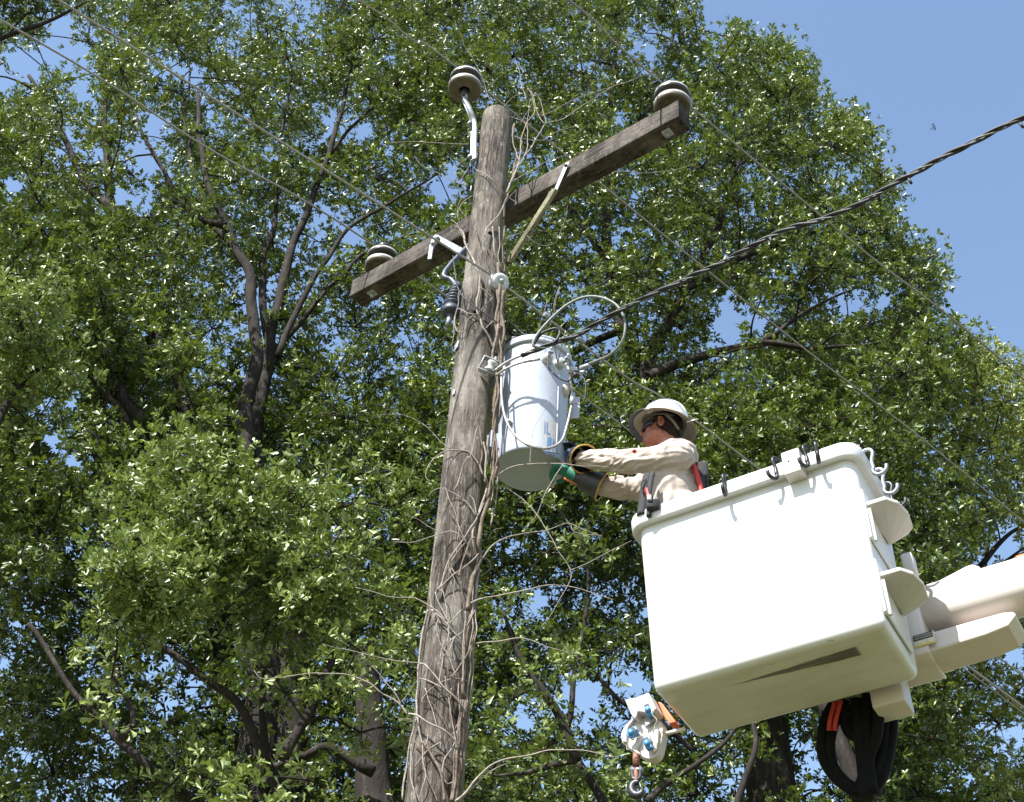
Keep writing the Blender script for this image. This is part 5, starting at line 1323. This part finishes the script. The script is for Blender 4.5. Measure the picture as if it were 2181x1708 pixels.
# rubber gloves
def glove(sh, wr, hd, col1, col2, grip, label):
    ax = unit(hd - wr); L_ = (hd - wr).length; o1 = unit(ax.cross(UP)); o2 = o1.cross(ax)
    cuff0 = wr - ax * .012; cuff1 = wr.lerp(hd, .62)
    g_ = MB().tube([cuff0, cuff0.lerp(cuff1, .5), cuff1, hd], [.082, .070, .056, .045], 28, False).build('glove_cuff', col1, man)
    MB().tube([cuff0 + ax * .002, cuff0.lerp(cuff1, .5), cuff1], [.078, .066, .052], 28, False).build('cuff_lining', 'rubber', g_)
    P = [cuff0 + (o1 * math.cos(a) + o2 * math.sin(a)) * .083 for a in [2 * math.pi * k / 32 for k in range(33)]]
    MB().tube(P, .0055, 8, False).build('rolled_edge', 'yellow_edge', g_)
    b = MB(); palm = hd + ax * .035; b.ball(palm, (.052, .046, .024), Matrix((ax, o1, o2)).transposed())
    for k in range(4):
        off = o1 * (.034 - .0225 * k); l1, l2 = (.040, .046, .043, .034)[k], (.028, .032, .030, .024)[k]
        k0 = palm + ax * .038 + off; k1 = k0 + unit(ax * .8 - grip * .5) * l1; k2 = k1 + unit(ax * .1 - grip * 1.0) * l2; k3 = k2 + unit(-ax * .4 - grip * .8) * .02
        b.limb(palm + off * .7, .015, k0, .0125, 8); b.limb(k0, .0125, k1, .0115, 8); b.limb(k1, .0115, k2, .0105, 8); b.limb(k2, .0105, k3, .0095, 8)
    t0 = palm - ax * .012 + o1 * .038; t1 = t0 + unit(ax * .5 + o1 * .7 - grip * .4) * .042; t2 = t1 + unit(ax * .8 - grip * .6) * .032
    b.limb(palm - ax * .02, .019, t0, .017, 8); b.limb(t0, .016, t1, .014, 8); b.limb(t1, .0135, t2, .011, 8)
    b.limb(hd - ax * .03, .038, palm, .030)
    b.remesh('glove_hand', col2, man, .0045, 2)
glove(shL, wrL, hdL, 'glove_navy', 'glove_navy', unit(Vector((0, .9, .2))), '')
glove(shR, wrR, hdR, 'glove_black', 'glove_green', unit(Vector((0, -.6, .5))), '')
# green inner glove band seen under the near cuff, yellow tip of the leather protector
ax = unit(hdR - wrR); MB().tube([hdR - ax * .045, hdR - ax * .02, hdR + ax * .01], [.054, .050, .047], 24, False).build('green_band', 'glove_green', man)
MB().ball(hdR + ax * .055 + UP * .035, (.028, .020, .014)).build('leather_tab', 'yellow_edge', man)
MB().tube([hdR + ax * .04 - UP * .055, hdR - ax * .05 - UP * .06], .006, 6).build('orange_edge', 'orange', man)
ax = unit(hdL - wrL); o1 = unit(ax.cross(UP)); 
MB().ball(wrL.lerp(hdL, .35) - UP * .045 + LF * .045, (.022, .010, .028)).build('green_stripe', 'glove_green', man)
# small red badge on the sleeve
q = at_y(1351, 961, YM - .11); MB().lathe([(0, .002), (.006, .002), (.009, .0015), (.011, 0)], frame(FW, unit(CAM - q), q), 20).build('badge', 'red_strap', man)
# harness
def zz(pts, r, nm, mat, z=0., seg=8):
    return MB().tube(smooth_path([at_y(x, y, YM + d + z) for x, y, d in pts], 6), r, seg).build(nm, mat, man)
zz([(1461, 958, -.14), (1474, 985, -.15), (1484, 1010, -.15), (1491, 1036, -.14), (1496, 1060, -.14)], .016, 'red_webbing', 'red_strap')
zz([(1484, 990, -.05), (1496, 1015, -.05), (1502, 1045, -.05)], .026, 'back_pad', 'black_fabric')
MB().box(at_y(1497, 1012, YM - .06), (.06, .12, .11), BF, .02, 3).build('harness_pack', 'black_fabric', man)
MB().box(at_y(1491, 1028, YM - .10), (.05, .06, .07), BF, .02, 3).build('harness_pack', 'black_fabric', man)
zz([(1381, 1015, -.13), (1376, 1040, -.15), (1372, 1066, -.15), (1368, 1100, -.15)], .030, 'front_pad', 'black_fabric')
zz([(1390, 1008, -.16), (1384, 1040, -.20), (1382, 1075, -.20), (1382, 1100, -.2)], .014, 'black_webbing', 'black_fabric')
zz([(1378, 1042, -.19), (1382, 1058, -.21), (1385, 1072, -.22)], .013, 'red_webbing', 'red_strap')
zz([(1376, 1020, -.18), (1366, 1030, -.19), (1369, 1046, -.19), (1378, 1050, -.19)], .004, 'loop', 'black_fabric')
MB().box(at_y(1383, 1062, YM - .235), (.025, .03, .035), BF, .004).build('buckle', 'steel_light', man)
MB().box(at_y(1391, 1078, YM - .21), (.07, .06, .06), BF, .012).build('tool_pouch', 'black_fabric', man)

# ------------------------------------------------------------------ dragonfly over the far field
df = thing('dragonfly', 'tiny dark dragonfly against the open sky at right', 'insect', at_z(1987, 272, 5.0))
p = at_z(1987, 272, 5.0); dx = unit(at_z(1994, 266, 5.0) - p); dy = unit(dx.cross(UP))
MB().tube([p - dx * .014, p, p + dx * .010], [.0008, .0013, .0018], 8).build('body', 'rubber', df)
for s_ in (1, -1):
    for o_ in (.003, .008):
        MB().prism([p + dx * o_, p + dx * (o_ - .003) + dy * s_ * .014, p + dx * (o_ - .001) + dy * s_ * .016, p + dx * (o_ + .002) + dy * s_ * .012], UP * .0002).build('wing', 'hat_band', df)
